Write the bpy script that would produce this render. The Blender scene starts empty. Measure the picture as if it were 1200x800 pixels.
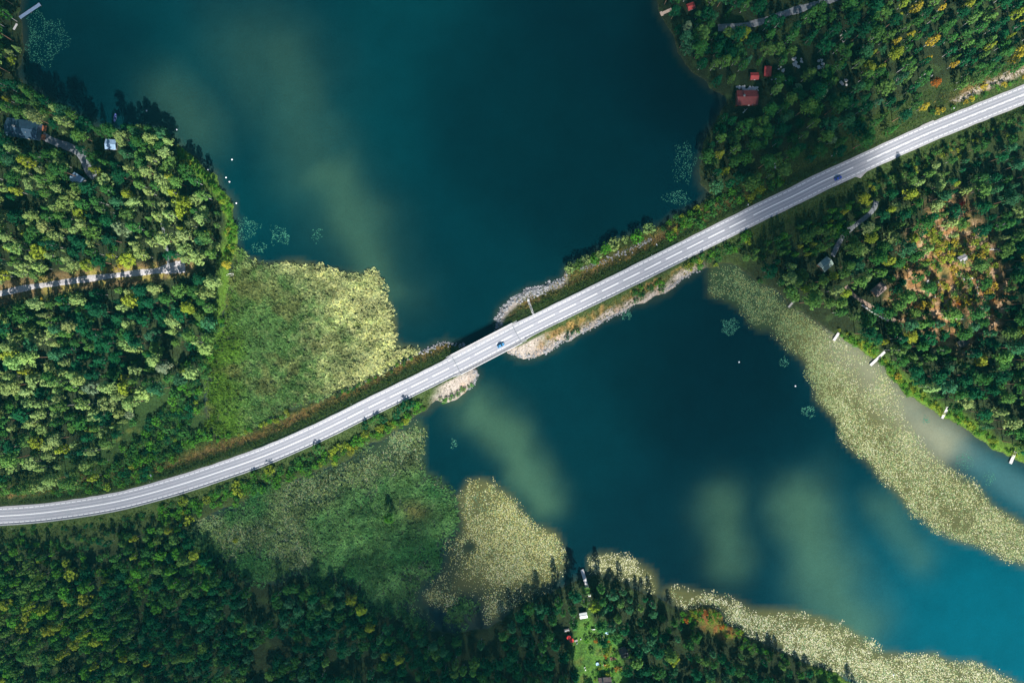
import bpy, bmesh, math, random
import numpy as np
from mathutils import Vector, Matrix

# ------------------------------------------------------------------ camera, world, sun, exposure
SC = bpy.context.scene
COL = SC.collection
CAM_H = 400.0
MPP = 0.5                      # metres on the ground (z=0) per pixel of the 1200x800 photograph
SUN_EL = math.radians(38.0)
SUN_TO = Vector((0.13, -1.0, 0)).normalized()
SUN_DIR = Vector((SUN_TO.x*math.cos(SUN_EL), SUN_TO.y*math.cos(SUN_EL), math.sin(SUN_EL)))

cam_d = bpy.data.cameras.new("camera")
cam_d.sensor_width = 36.0
cam_d.lens = 36.0*CAM_H/(1200*MPP)
cam_d.clip_start = 1.0
cam_d.clip_end = 20000.0
cam = bpy.data.objects.new("camera", cam_d)
COL.objects.link(cam)
cam.location = (0, 0, CAM_H)
SC.camera = cam

world = bpy.data.worlds.new("World")
SC.world = world
world.use_nodes = True
wn = world.node_tree
for n in list(wn.nodes):
    wn.nodes.remove(n)
sky = wn.nodes.new("ShaderNodeTexSky")
sky.sky_type = 'NISHITA'
sky.sun_disc = False
sky.ozone_density = 4.0
sky.sun_elevation = SUN_EL
sky.sun_rotation = math.atan2(SUN_TO.x, SUN_TO.y)
bg = wn.nodes.new("ShaderNodeBackground")
bg.inputs['Strength'].default_value = 0.054
wo = wn.nodes.new("ShaderNodeOutputWorld")
wn.links.new(sky.outputs[0], bg.inputs[0])
wn.links.new(bg.outputs[0], wo.inputs[0])

sun_d = bpy.data.lights.new("sun", 'SUN')
sun_d.energy = 5.0
sun_d.angle = math.radians(0.53)
sun_d.color = (1.0, 0.965, 0.91)
sun = bpy.data.objects.new("sun", sun_d)
COL.objects.link(sun)
sun.rotation_euler = SUN_DIR.to_track_quat('Z', 'Y').to_euler()
sun.location = (0, 0, 600)

SC.view_settings.view_transform = 'Standard'
SC.view_settings.look = 'None'
SC.view_settings.exposure = 1.1
SC.view_settings.gamma = 1.0
SC.view_settings.use_curve_mapping = False
SC.render.engine = 'CYCLES'
cy = SC.cycles
cy.max_bounces = 4
cy.diffuse_bounces = 2
cy.glossy_bounces = 2
cy.transmission_bounces = 3
cy.volume_bounces = 0
cy.transparent_max_bounces = 16
cy.use_denoising = True
cy.denoiser = 'OPENIMAGEDENOISE'
cy.denoising_input_passes = 'RGB_ALBEDO_NORMAL'

rng = np.random.default_rng(7)
random.seed(7)

# ------------------------------------------------------------------ helpers
def P(x, y, z=0.0):
    k = MPP*(CAM_H - z)/CAM_H
    return ((x-600)*k, (400-y)*k, z)

def PA(pts, z=0.0):
    a = np.array(pts, float)
    k = MPP*(CAM_H - z)/CAM_H
    return np.stack([(a[:, 0]-600)*k, (400-a[:, 1])*k], 1)

_lat = np.random.default_rng(99).random((16, 256, 256))
def vnoise(x, y, scale, seed=0):
    L = _lat[seed % 16]
    u = np.asarray(x, float)/scale + 37.3*seed
    v = np.asarray(y, float)/scale + 91.7*seed
    i = np.floor(u).astype(np.int64); j = np.floor(v).astype(np.int64)
    fu = u-i; fv = v-j
    fu = fu*fu*(3-2*fu); fv = fv*fv*(3-2*fv)
    i0 = i % 256; i1 = (i+1) % 256; j0 = j % 256; j1 = (j+1) % 256
    return ((L[i0, j0]*(1-fu)+L[i1, j0]*fu)*(1-fv)+(L[i0, j1]*(1-fu)+L[i1, j1]*fu)*fv)*2-1
def fbm(x, y, scale, seed=0, octaves=3):
    s = 0; a = 1.0; t = 0
    for k in range(octaves):
        s = s + a*vnoise(x, y, scale/2**k, seed+k); t += a; a *= 0.5
    return s/t
def sstep(a, b, x):
    t = np.clip((x-a)/(b-a), 0, 1)
    return t*t*(3-2*t)

def seg_dist(px, py, pts, closed):
    n = len(pts); m = n if closed else n-1
    best = np.full(px.shape, 1e18)
    for i in range(m):
        ax, ay = pts[i]; bx, by = pts[(i+1) % n]
        dx, dy = bx-ax, by-ay
        t = np.clip(((px-ax)*dx+(py-ay)*dy)/(dx*dx+dy*dy+1e-12), 0, 1)
        d = (px-ax-t*dx)**2+(py-ay-t*dy)**2
        np.minimum(best, d, out=best)
    return np.sqrt(best)
def inside(px, py, pts):
    n = len(pts); r = np.zeros(px.shape, bool)
    for i in range(n):
        ax, ay = pts[i]; bx, by = pts[(i+1) % n]
        if ay == by: continue
        c = ((ay > py) != (by > py)) & (px < (bx-ax)*(py-ay)/(by-ay)+ax)
        r ^= c
    return r
def sdf(px, py, pts):
    px = np.asarray(px, float); py = np.asarray(py, float)
    d = seg_dist(px, py, pts, True)
    return np.where(inside(px, py, pts), d, -d)

def smooth_path(pts, step=2.0, it=3):
    """Catmull-Rom through pts (metres), resampled evenly"""
    p = np.array(pts, float)
    q = np.vstack([2*p[0]-p[1], p, 2*p[-1]-p[-2]])
    out = []
    for i in range(1, len(q)-2):
        for t in np.linspace(0, 1, 24, endpoint=False):
            a, b, c, d = q[i-1], q[i], q[i+1], q[i+2]
            out.append(0.5*((2*b)+(-a+c)*t+(2*a-5*b+4*c-d)*t*t+(-a+3*b-3*c+d)*t**3))
    out.append(p[-1]); out = np.array(out)
    s = np.r_[0, np.cumsum(np.linalg.norm(np.diff(out, axis=0), axis=1))]
    k = np.arange(0, s[-1], step)
    r = np.stack([np.interp(k, s, out[:, j]) for j in range(out.shape[1])], 1)
    for _ in range(it*4):
        r[1:-1] = 0.25*r[:-2]+0.5*r[1:-1]+0.25*r[2:]
    return r

def mesh_np(name, verts, faces, mats, smooth=False, fmat=None, attrs=None):
    """faces: int array (n,k) or list of such arrays"""
    if isinstance(faces, np.ndarray): faces = [faces]
    me = bpy.data.meshes.new(name)
    verts = np.asarray(verts, np.float32)
    me.vertices.add(len(verts)); me.vertices.foreach_set("co", verts.ravel())
    li = np.concatenate([f.ravel() for f in faces]).astype(np.int32)
    cnt = np.concatenate([np.full(len(f), f.shape[1], np.int32) for f in faces])
    st = np.r_[0, np.cumsum(cnt)[:-1]].astype(np.int32)
    me.loops.add(len(li)); me.loops.foreach_set("vertex_index", li)
    me.polygons.add(len(cnt)); me.polygons.foreach_set("loop_start", st)
    me.update(calc_edges=True)
    for m in mats: me.materials.append(m)
    if fmat is not None: me.polygons.foreach_set("material_index", np.asarray(fmat, np.int32))
    me.polygons.foreach_set("use_smooth", np.full(len(cnt), bool(smooth)))
    for an, av in (attrs or {}).items():
        av = np.asarray(av, np.float32)
        if av.ndim == 1:
            a = me.attributes.new(an, 'FLOAT', 'POINT'); a.data.foreach_set("value", av)
        else:
            a = me.attributes.new(an, 'FLOAT_COLOR', 'POINT')
            a.data.foreach_set("color", np.c_[av[:, :3], np.ones(len(av))].astype(np.float32).ravel())
    me.validate(clean_customdata=False)
    return me

def link(name, me, parent=None):
    o = bpy.data.objects.new(name, me); COL.objects.link(o)
    if parent is not None: o.parent = parent
    return o
def tag(o, label=None, cat=None, group=None, kind=None):
    if label: o["label"] = label
    if cat: o["category"] = cat
    if group: o["group"] = group
    if kind: o["kind"] = kind
    return o
def thing(name, label, cat, loc=(0, 0, 0), rz=0.0, group=None, scale=1.0):
    o = bpy.data.objects.new(name, None); COL.objects.link(o)
    o.empty_display_size = 0.5
    o.location = loc; o.rotation_euler = (0, 0, rz); o.scale = (scale,)*3
    return tag(o, label, cat, group)

class MB:
    """collects shapes for one mesh object"""
    def __init__(s): s.v = []; s.f = []
    def add(s, vs, fs):
        b = len(s.v); s.v += [tuple(p) for p in vs]; s.f += [tuple(i+b for i in f) for f in fs]; return s
    def box(s, c, d, rz=0.0, M=None):
        cx, cy, cz = c; dx, dy, dz = d[0]/2, d[1]/2, d[2]/2
        vs = []
        for sz in (-1, 1):
            for sx, sy in ((-1, -1), (1, -1), (1, 1), (-1, 1)):
                x, y = sx*dx, sy*dy
                vs.append((cx+x*math.cos(rz)-y*math.sin(rz), cy+x*math.sin(rz)+y*math.cos(rz), cz+sz*dz))
        return s.add(vs, [(3, 2, 1, 0), (4, 5, 6, 7), (0, 1, 5, 4), (1, 2, 6, 5), (2, 3, 7, 6), (3, 0, 4, 7)])
    def tube(s, a, b, r0, r1=None, n=7, cap=True):
        a = Vector(a); b = Vector(b); r1 = r0 if r1 is None else r1
        d = (b-a).normalized(); u = d.orthogonal().normalized(); w = d.cross(u)
        vs = []
        for p, r in ((a, r0), (b, r1)):
            for k in range(n):
                t = 2*math.pi*k/n; vs.append(p+(u*math.cos(t)+w*math.sin(t))*r)
        fs = [(k, (k+1) % n, n+(k+1) % n, n+k) for k in range(n)]
        if cap: fs += [tuple(range(n-1, -1, -1)), tuple(range(n, 2*n))]
        return s.add(vs, fs)
    def lathe(s, prof, n=16, c=(0, 0, 0)):
        vs = []
        for r, z in prof:
            for k in range(n):
                t = 2*math.pi*k/n; vs.append((c[0]+r*math.cos(t), c[1]+r*math.sin(t), c[2]+z))
        fs = []
        for i in range(len(prof)-1):
            for k in range(n):
                fs.append((i*n+k, i*n+(k+1) % n, (i+1)*n+(k+1) % n, (i+1)*n+k))
        fs.append(tuple(range(n-1, -1, -1))); m = (len(prof)-1)*n
        fs.append(tuple(range(m, m+n)))
        return s.add(vs, fs)
    def build(s, name, mat, parent=None, smooth=False, bevel=0.0):
        me = bpy.data.meshes.new(name); me.from_pydata(s.v, [], s.f); me.update()
        me.materials.append(mat)
        if smooth:
            me.polygons.foreach_set("use_smooth", [True]*len(me.polygons))
        o = link(name, me, parent)
        if bevel:
            m = o.modifiers.new("bevel", 'BEVEL'); m.width = bevel; m.segments = 2; m.limit_method = 'ANGLE'
        return o

# ------------------------------------------------------------------ materials
def new_mat(name):
    m = bpy.data.materials.new(name); m.use_nodes = True
    nt = m.node_tree
    for n in list(nt.nodes): nt.nodes.remove(n)
    out = nt.nodes.new("ShaderNodeOutputMaterial")
    return m, nt, out
def nd(nt, t, **kw):
    n = nt.nodes.new(t)
    for k, v in kw.items(): setattr(n, k, v)
    return n
def mixc(nt, fac, a, b, mode='MIX'):
    n = nd(nt, "ShaderNodeMix", data_type='RGBA', blend_type=mode)
    for i, v in ((0, fac), (6, a), (7, b)):
        if isinstance(v, bpy.types.NodeSocket): nt.links.new(v, n.inputs[i])
        elif i == 0: n.inputs[0].default_value = v
        else: n.inputs[i].default_value = (*v[:3], 1)
    return n.outputs[2]
def noise(nt, scale, detail=3, rough=0.6, coord='OBJ', vec=None):
    n = nd(nt, "ShaderNodeTexNoise"); n.inputs['Scale'].default_value = scale
    n.inputs['Detail'].default_value = detail; n.inputs['Roughness'].default_value = rough
    if vec is None:
        g = nd(nt, "ShaderNodeTexCoord"); vec = g.outputs['Object']
    nt.links.new(vec, n.inputs['Vector'])
    return n.outputs['Fac']
def ramp(nt, sock, lo, hi, a=0.0, b=1.0):
    n = nd(nt, "ShaderNodeMapRange"); n.inputs[1].default_value = lo; n.inputs[2].default_value = hi
    n.inputs[3].default_value = a; n.inputs[4].default_value = b
    nt.links.new(sock, n.inputs[0]); return n.outputs[0]

def plain(name, col, rough=0.6, metal=0.0, var=0.25, scale=3.0, spec=0.4):
    m, nt, out = new_mat(name)
    b = nd(nt, "ShaderNodeBsdfPrincipled")
    f = noise(nt, scale, 4)
    f2 = ramp(nt, f, 0.3, 0.7, 0, 1)
    c = mixc(nt, f2, [x*(1-var) for x in col], [min(1, x*(1+var)) for x in col])
    nt.links.new(c, b.inputs['Base Color'])
    b.inputs['Roughness'].default_value = rough; b.inputs['Metallic'].default_value = metal
    b.inputs['Specular IOR Level'].default_value = spec
    nt.links.new(b.outputs[0], out.inputs[0])
    return m

def leaf_mat(name, attr_type, hue_jit=0.3):
    m, nt, out = new_mat(name)
    a = nd(nt, "ShaderNodeAttribute", attribute_type=attr_type, attribute_name="tint")
    f = noise(nt, 0.9, 2)
    c = mixc(nt, ramp(nt, f, 0.35, 0.65, 0, 1), (0.62, 0.72, 0.72), (1.32, 1.22, 1.1))
    c = mixc(nt, 1.0, a.outputs['Color'], c, 'MULTIPLY')
    d = nd(nt, "ShaderNodeBsdfDiffuse"); t = nd(nt, "ShaderNodeBsdfTranslucent")
    nt.links.new(c, d.inputs[0])
    c2 = mixc(nt, 1.0, c, (1.1, 1.15, 0.5), 'MULTIPLY')
    nt.links.new(c2, t.inputs[0])
    ms = nd(nt, "ShaderNodeMixShader"); ms.inputs[0].default_value = 0.22
    nt.links.new(d.outputs[0], ms.inputs[1]); nt.links.new(t.outputs[0], ms.inputs[2])
    nt.links.new(ms.outputs[0], out.inputs[0])
    return m
LEAF_OBJ = leaf_mat("leaves_individual", 'OBJECT')
LEAF_GEO = leaf_mat("leaves_mass", 'GEOMETRY')
BARK = {'birch': plain("birch_bark", (0.38, 0.37, 0.35), 0.8, var=0.4, scale=2),
        'pine': plain("pine_bark", (0.22, 0.12, 0.07), 0.9),
        'broad': plain("grey_bark", (0.13, 0.11, 0.09), 0.9)}

# ------------------------------------------------------------------ traced layout (photo pixels)
L1 = [(22, -8000), (22, -60), (25, -20), (24, 10), (27, 40), (26, 70), (20, 86), (32, 103), (60, 118), (85, 132), (110, 144), (128, 154), (150, 153), (185, 153),
      (200, 158), (213, 173), (228, 188), (240, 200), (256, 208), (262, 222), (273, 238), (276, 260), (277, 285), (272, 300), (270, 320), (266, 350),
      (260, 385), (250, 420), (241, 460), (240, 495), (252, 512), (275, 510), (300, 499), (350, 478), (400, 460), (450, 436), (470, 425), (490, 414),
      (510, 406), (525, 401), (540, 403), (548, 410), (553, 420), (558, 430), (560, 440), (556, 450), (548, 457), (538, 469), (522, 472), (513, 468),
      (506, 473), (497, 482), (490, 487), (460, 508), (435, 519), (410, 536), (390, 546), (360, 556), (330, 568), (300, 578), (265, 596), (240, 604),
      (222, 612), (228, 626), (238, 640), (252, 647), (265, 656), (272, 670), (290, 684), (330, 684), (345, 674), (372, 676), (402, 684), (422, 697),
      (442, 716), (470, 729), (505, 737), (540, 742), (572, 736), (600, 717), (625, 702), (650, 691), (672, 682), (686, 678), (700, 674), (730, 682),
      (757, 693), (778, 705), (800, 717), (825, 711), (846, 717), (852, 731), (880, 747), (905, 759), (930, 771), (960, 782), (985, 792), (1010, 803),
      (1100, 850), (1300, 960), (8000, 5000), (8000, 9000), (-8000, 9000), (-8000, -8000)]
L2 = [(770, -8000), (770, -30), (773, 10), (781, 26), (789, 42), (793, 60), (800, 72), (815, 86), (832, 100), (846, 111), (850, 120), (845, 134), (835, 150),
      (828, 166), (822, 185), (818, 200), (822, 216), (830, 228), (818, 240), (800, 250), (776, 262), (758, 268), (727, 283), (697, 297), (666, 314),
      (660, 327), (648, 333), (632, 337), (615, 341), (601, 350), (590, 362), (582, 374), (581, 388), (588, 400), (596, 412), (605, 419), (620, 418),
      (640, 413), (655, 403), (675, 393), (700, 381), (740, 361), (760, 353), (780, 341), (800, 327), (820, 316), (832, 314), (845, 307), (862, 310),
      (880, 325), (900, 336), (915, 346), (926, 358), (945, 370), (960, 378), (975, 386), (988, 397), (1002, 406), (1020, 416), (1035, 429), (1046, 445),
      (1060, 459), (1080, 472), (1100, 484), (1120, 494), (1140, 507), (1160, 523), (1180, 533), (1200, 541), (1300, 590), (8000, 3800), (8000, -8000)]
ROAD = [(-90, 606), (-40, 606), (0, 604.4), (37, 602), (75, 597.5), (112, 592), (150, 584.5), (210, 568), (265, 550), (310, 534), (350, 517), (385, 501), (435, 476), (460, 464),
        (525, 432), (585, 401), (627, 379.5), (730, 329), (812, 288), (860, 264), (900, 244), (932, 229), (960, 214.5), (990, 201), (1018, 188), (1056, 170.5),
        (1090, 155.5), (1118, 144), (1150, 131), (1175, 121), (1200, 111), (1245, 93), (1290, 76)]
TRACKS = {  # gravel tracks: points, half width m
    'west': ([(-90, 355), (-20, 348), (0, 345), (30, 338), (70, 332), (110, 326), (150, 321), (185, 317), (205, 313), (218, 312)], 2.0),
    'westfoot': ([(197, 315), (196, 300), (194, 283), (190, 265), (188, 255)], 0.9),
    'villa': ([(48, 158), (60, 165), (78, 171), (92, 178), (99, 190), (104, 202), (112, 207)], 2.6),
    'north': ([(842, 32), (860, 31), (885, 27), (910, 19), (940, 10), (975, 0), (1010, -12), (1060, -30)], 2.2),
    'east': ([(1026, 236), (1026, 240), (1024, 246), (1010, 258), (995, 269), (985, 281), (978, 296), (975, 302)], 1.7),
    'eastyard': ([(992, 335), (1000, 345), (1014, 354), (1030, 364), (1046, 374), (1052, 377)], 1.3),
}
GARDEN = [(676, 728), (690, 715), (697, 735), (722, 745), (728, 770), (735, 800), (735, 830), (672, 830), (675, 790), (668, 760), (672, 745)]
HEATH = [(1062, 290), (1085, 250), (1105, 232), (1132, 246), (1156, 285), (1168, 330), (1160, 380), (1125, 398), (1075, 385), (1046, 352), (1050, 325)]
R_WEST = [(277, 288), (290, 301), (315, 309), (345, 305), (365, 308), (385, 316), (420, 318), (437, 317), (443, 328), (450, 345), (460, 362), (465, 380), (463, 398),
          (470, 404), (490, 405), (494, 411), (470, 425), (450, 436), (400, 460), (350, 478), (300, 499), (275, 510), (252, 512), (240, 495), (241, 460), (250, 420), (260, 385), (266, 350), (270, 320)]
R_SOUTH = [(300, 612), (330, 600), (360, 577), (400, 562), (450, 548), (490, 550), (520, 562), (533, 582), (538, 600), (540, 620), (520, 640), (515, 660), (505, 680), (490, 700),
           (505, 718), (510, 736), (470, 729), (440, 716), (420, 697), (400, 684), (372, 676), (350, 668), (338, 645), (320, 630)]
MARSH = [(222, 612), (265, 597), (300, 580), (335, 567), (400, 543), (440, 520), (490, 490), (500, 500), (498, 530), (500, 550), (520, 562), (533, 582), (538, 600), (540, 620), (520, 640), (515, 660), (505, 680), (490, 700),
           (505, 718), (510, 738), (470, 732), (440, 719), (420, 700), (400, 687), (372, 679), (345, 680), (290, 690), (268, 672), (262, 656), (238, 641)]
R_TUFT = [(520, 730), (535, 706), (552, 697), (570, 712), (573, 730), (545, 741)]
LILY_SW = [(335, 566), (400, 541), (440, 518), (490, 487), (505, 475), (494, 500), (500, 515), (498, 530), (500, 550), (515, 560), (490, 556), (450, 554), (400, 568), (365, 583), (340, 603),
           (342, 640), (355, 668), (340, 676), (300, 682), (272, 668), (262, 652), (236, 637), (226, 615), (265, 597), (300, 579)]
LILY_S = [(533, 585), (540, 571), (545, 560), (560, 557), (575, 560), (585, 570), (600, 580), (615, 600), (625, 613), (640, 618), (655, 625), (660, 640), (667, 655), (665, 668),
          (655, 680), (640, 693), (620, 703), (598, 717), (575, 733), (560, 700), (540, 700), (525, 715), (500, 705), (492, 698), (507, 680), (517, 660), (522, 640), (541, 620), (538, 600)]
LILY_DOCK = [(689, 668), (688, 652), (700, 646), (715, 646), (735, 651), (752, 661), (766, 672), (772, 686), (770, 698), (755, 692), (730, 680), (703, 673)]
LILY_SE = [(772, 692), (790, 684), (815, 688), (850, 698), (880, 710), (900, 712), (940, 715), (960, 720), (985, 728), (1005, 740), (1020, 752), (1035, 762), (1070, 765), (1095, 763),
           (1110, 772), (1140, 775), (1170, 786), (1195, 800), (1300, 860), (1300, 960), (1100, 850), (1010, 803), (960, 782), (905, 759), (880, 747), (852, 731), (846, 717), (825, 711), (800, 717)]
LILY_E = [(829, 322), (832, 314), (845, 307), (862, 310), (880, 325), (900, 336), (926, 358), (960, 378), (988, 397), (1020, 416), (1046, 445), (1062, 470), (1062, 490), (1085, 520), (1110, 545),
          (1140, 562), (1165, 590), (1200, 612), (1300, 670), (1300, 720), (1200, 665), (1165, 653), (1140, 640), (1110, 632), (1090, 620), (1070, 605), (1055, 585), (1035, 565), (1020, 548),
          (1000, 530), (985, 515), (980, 495), (965, 480), (955, 470), (953, 450), (947, 440), (940, 425), (925, 412), (915, 398), (903, 386), (890, 388), (880, 380), (875, 368), (860, 358), (845, 350), (832, 345)]
mL1, mL2 = PA(L1), PA(L2)
ROAD_Z = 4.2
road = smooth_path(PA(ROAD, ROAD_Z), 2.0)
rt = np.gradient(road, axis=0); rt /= np.linalg.norm(rt, axis=1)[:, None]
rn = np.stack([-rt[:, 1], rt[:, 0]], 1)          # left of travel = image up
road_px_x = road[:, 0]/(MPP*(CAM_H-ROAD_Z)/CAM_H)+600
BRX0, BRX1 = 534, 606                            # bridge ends in photo x
track_paths = {k: (smooth_path(PA(v[0], 2.0), 2.0, 1), v[1]) for k, v in TRACKS.items()}

# ------------------------------------------------------------------ terrain
BUMPS = []   # (x, y, r, h): small island etc
for bx, by, r, h in ((458, 603, 5, 0.7),):
    BUMPS.append((*P(bx, by)[:2], r, h))
def land_sd(x, y):
    wx = x + 1.3*vnoise(x, y, 7.0, 1) + 0.6*vnoise(x, y, 2.6, 2)
    wy = y + 1.3*vnoise(x, y, 7.0, 3) + 0.6*vnoise(x, y, 2.6, 4)
    return np.maximum(sdf(wx, wy, mL1), sdf(wx, wy, mL2))
def terrain(x, y):
    x = np.asarray(x, float); y = np.asarray(y, float)
    sd = land_sd(x, y)
    hill = 0.5 + 0.03*np.clip(sd, 0, 200) + 0.9*fbm(x, y, 40, 5) * sstep(2, 25, sd)
    east = sstep(150, 260, x)*sstep(-60, 20, y)*0
    land = np.minimum(0.55*sd, hill)
    rd = seg_dist(x, y, road[::2], False)
    hw = 6.2
    k = np.clip(rd-hw, 0, None)
    zr = ROAD_Z-0.22
    emb = np.maximum(np.minimum(land, zr+0.4*k-0.0), zr-0.45*k)
    h = np.where(sd > 0, np.minimum(emb, 0.55*sd+0.05), np.maximum(0.3*sd, -5.0))
    h = np.where((sd > 0) & (rd < hw) & (h > zr), zr, h)
    for k_, (pts, w) in track_paths.items():
        pass
    for bx, by, r, bh in BUMPS:
        h = np.maximum(h, bh-((x-bx)**2+(y-by)**2)/(r*r)*bh*1.6)
    h = h + np.where(h > 0.3, 0.12*vnoise(x, y, 3.0, 6)*sstep(6.5, 9, rd), 0)
    return h, sd, rd

def axis(lo, hi, step, far):
    core = np.arange(lo, hi+step*0.5, step)
    e = []; d = step*2; p = hi
    while p < far:
        p += d; d *= 1.35; e.append(p)
    e2 = []; d = step*2; p = lo
    while p > -far:
        p -= d; d *= 1.35; e2.append(p)
    return np.r_[e2[::-1], core, e]
def grid_mesh(xs, ys):
    nx, ny = len(xs), len(ys)
    X, Y = np.meshgrid(xs, ys)
    idx = np.arange(nx*ny).reshape(ny, nx)
    f = np.stack([idx[:-1, :-1], idx[:-1, 1:], idx[1:, 1:], idx[1:, :-1]], -1).reshape(-1, 4)
    return X.ravel(), Y.ravel(), f
GX, GY, GF = grid_mesh(axis(-345, 345, 1.15, 4000), axis(-240, 240, 1.15, 4000))
GH, GSD, GRD = terrain(GX, GY)

# colour of the ground per vertex (what the ground is made of there)
def polymask(x, y, pts, soft=3.0):
    return sstep(-soft, soft, sdf(x, y, PA(pts)))
def lin(r, g, b):
    f = lambda c: (c/255/12.92) if c/255 <= 0.04045 else ((c/255+0.055)/1.055)**2.4
    return np.array([f(r), f(g), f(b)])
def cmix(c, m, col):
    return c*(1-m[:, None])+np.asarray(col)[None]*m[:, None]
n1 = fbm(GX, GY, 14, 7); n2 = fbm(GX, GY, 5, 9); n3 = vnoise(GX, GY, 2.4, 11)
gc = np.tile(np.array([0.020, 0.030, 0.012]), (len(GX), 1))
gc = cmix(gc, sstep(0.1, 0.6, n1), (0.022, 0.034, 0.014))
gc = cmix(gc, sstep(0.1, 0.6, n2), (0.035, 0.06, 0.018))
gpx = GX/MPP+600; gpy = 400-GY/MPP
# embankment verges: grass beside the shoulder, then dry brown herbs, then green
side = GRD
ver = sstep(30, 20, side)*sstep(-0.3, 0.5, GSD)
gc = cmix(gc, ver*sstep(1.6, 0.3, np.abs(n1)*2)*0.9, (0.042, 0.065, 0.018))
gc = cmix(gc, ver*sstep(6, 7, side)*sstep(11.5, 9.5, side), (0.042, 0.065, 0.018))
north_ = GY > np.interp(GX, road[:, 0], road[:, 1])
br = ver*sstep(10, 11.5, side+n3)*sstep(18, 14, side+1.5*n2)*np.where(north_, sstep(900, 870, gpx)+sstep(1100, 1120, gpx), 0.3*sstep(1050, 1100, gpx))
br = np.maximum(br, np.where(north_, 0, ver*sstep(7.2, 8.6, side+n3)*sstep(540, 570, gpx)*sstep(840, 800, gpx)*(0.55+0.45*sstep(-0.4, 0.2, n2))))
gc = cmix(gc, br*(0.25+0.75*sstep(-0.2, 0.3, n2+0.7*n3)), (0.16, 0.105, 0.04))
gc = cmix(gc, sstep(0.35, 0.6, n3)*br*0.7, (0.26, 0.17, 0.05))
# pale gravel banks on the causeway
cause = sstep(500, 520, gpx)*sstep(835, 800, gpx)*sstep(300, 310, gpy)*sstep(490, 476, gpy)
north_side = (GY > np.interp(GX, road[:, 0], road[:, 1]))
grav = cause*np.where(north_side, sstep(4.5, 2.5, GSD+0.6*n2)*sstep(580, 590, gpx)*sstep(672, 655, gpx), sstep(5.0, 2.6, GSD+1.2*n2))
spit = ((gpx > 500) & (gpx < 565) & ~north_side)
grav = np.maximum(grav, np.where(spit, sstep(505, 525, gpx)*sstep(6.2, 7.2, side)*sstep(480, 474, gpy), 0))
tip = ((gpx > 590) & (gpx < 650) & (gpy < 470) & ~north_side)
grav = np.maximum(grav, np.where(tip, sstep(650, 620, gpx+12*n2)*sstep(7.0, 8.0, side), 0))
gc = cmix(gc, grav*0.95, (0.32, 0.275, 0.235))
gc = cmix(gc, grav*sstep(0.25, 0.6, n2)*0.7, (0.34, 0.22, 0.15))
# bright lush strip along the west shore and the east shore
lush = sstep(9, 3, GSD+2*n2)*sstep(-0.5, 0.6, GSD)*((sstep(205, 215, gpx)*sstep(300, 280, gpx)*sstep(160, 175, gpy)*sstep(520, 300, gpy)) + sstep(940, 970, gpx)*sstep(385, 400, gpy))
gc = cmix(gc, np.clip(lush, 0, 1), (0.080, 0.155, 0.018))
# garden lawn, heath clearing, orange marsh edge
gm = polymask(GX, GY, GARDEN, 2.5)
gc = cmix(gc, gm, (0.075, 0.17, 0.026)); gc = cmix(gc, gm*sstep(0.2, 0.5, n2), (0.10, 0.14, 0.03)); gc = cmix(gc, gm*sstep(0.25, 0.5, n3)*0.6, (0.03, 0.075, 0.018))
hm = np.clip(polymask(GX+9*n1, GY+9*n2, HEATH, 9)*(0.8+1.3*n2+0.8*n3), 0, 1)
gc = cmix(gc, hm, (0.30, 0.155, 0.06)); gc = cmix(gc, hm*sstep(0.2, 0.5, n3)*0.8, (0.42, 0.29, 0.18)); gc = cmix(gc, hm*sstep(0.1, 0.5, n1)*0.8, (0.2, 0.2, 0.05))
om = polymask(GX, GY, [(800, 716), (815, 709), (846, 714), (852, 731), (868, 742), (850, 748), (825, 735)], 3)
gc = cmix(gc, om, (0.13, 0.13, 0.025)); gc = cmix(gc, om*sstep(0.0, 0.4, n3), (0.2, 0.09, 0.03))
sw = polymask(GX, GY, [(10, 680), (60, 670), (140, 690), (110, 760), (60, 800), (10, 790)], 12)*sstep(0.0, 0.4, n2)
gc = cmix(gc, sw*0.6, (0.06, 0.10, 0.025))
ws = polymask(GX, GY, [(120, 500), (190, 440), (240, 440), (245, 510), (200, 550), (60, 585), (40, 575)], 6)
gc = cmix(gc, ws*0.9, (0.030, 0.062, 0.016)); gc = cmix(gc, ws*sstep(0.25, 0.55, n2)*0.7, (0.10, 0.12, 0.025))
# ground strips beside the west track, orange-brown needles and dry grass
wd = seg_dist(GX, GY, track_paths['west'][0], False)
gc = cmix(gc, sstep(7, 3.5, wd+n2*3), (0.15, 0.105, 0.045)); gc = cmix(gc, sstep(7, 4, wd)*sstep(0.0, 0.4, n2), (0.24, 0.2, 0.05))
roadr = polymask(GX, GY, [(1110, 121), (1125, 113), (1150, 100), (1195, 83), (1197, 88), (1160, 104), (1118, 122)], 1.5)
gc = cmix(gc, roadr*0.9, (0.42, 0.36, 0.3))
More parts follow.
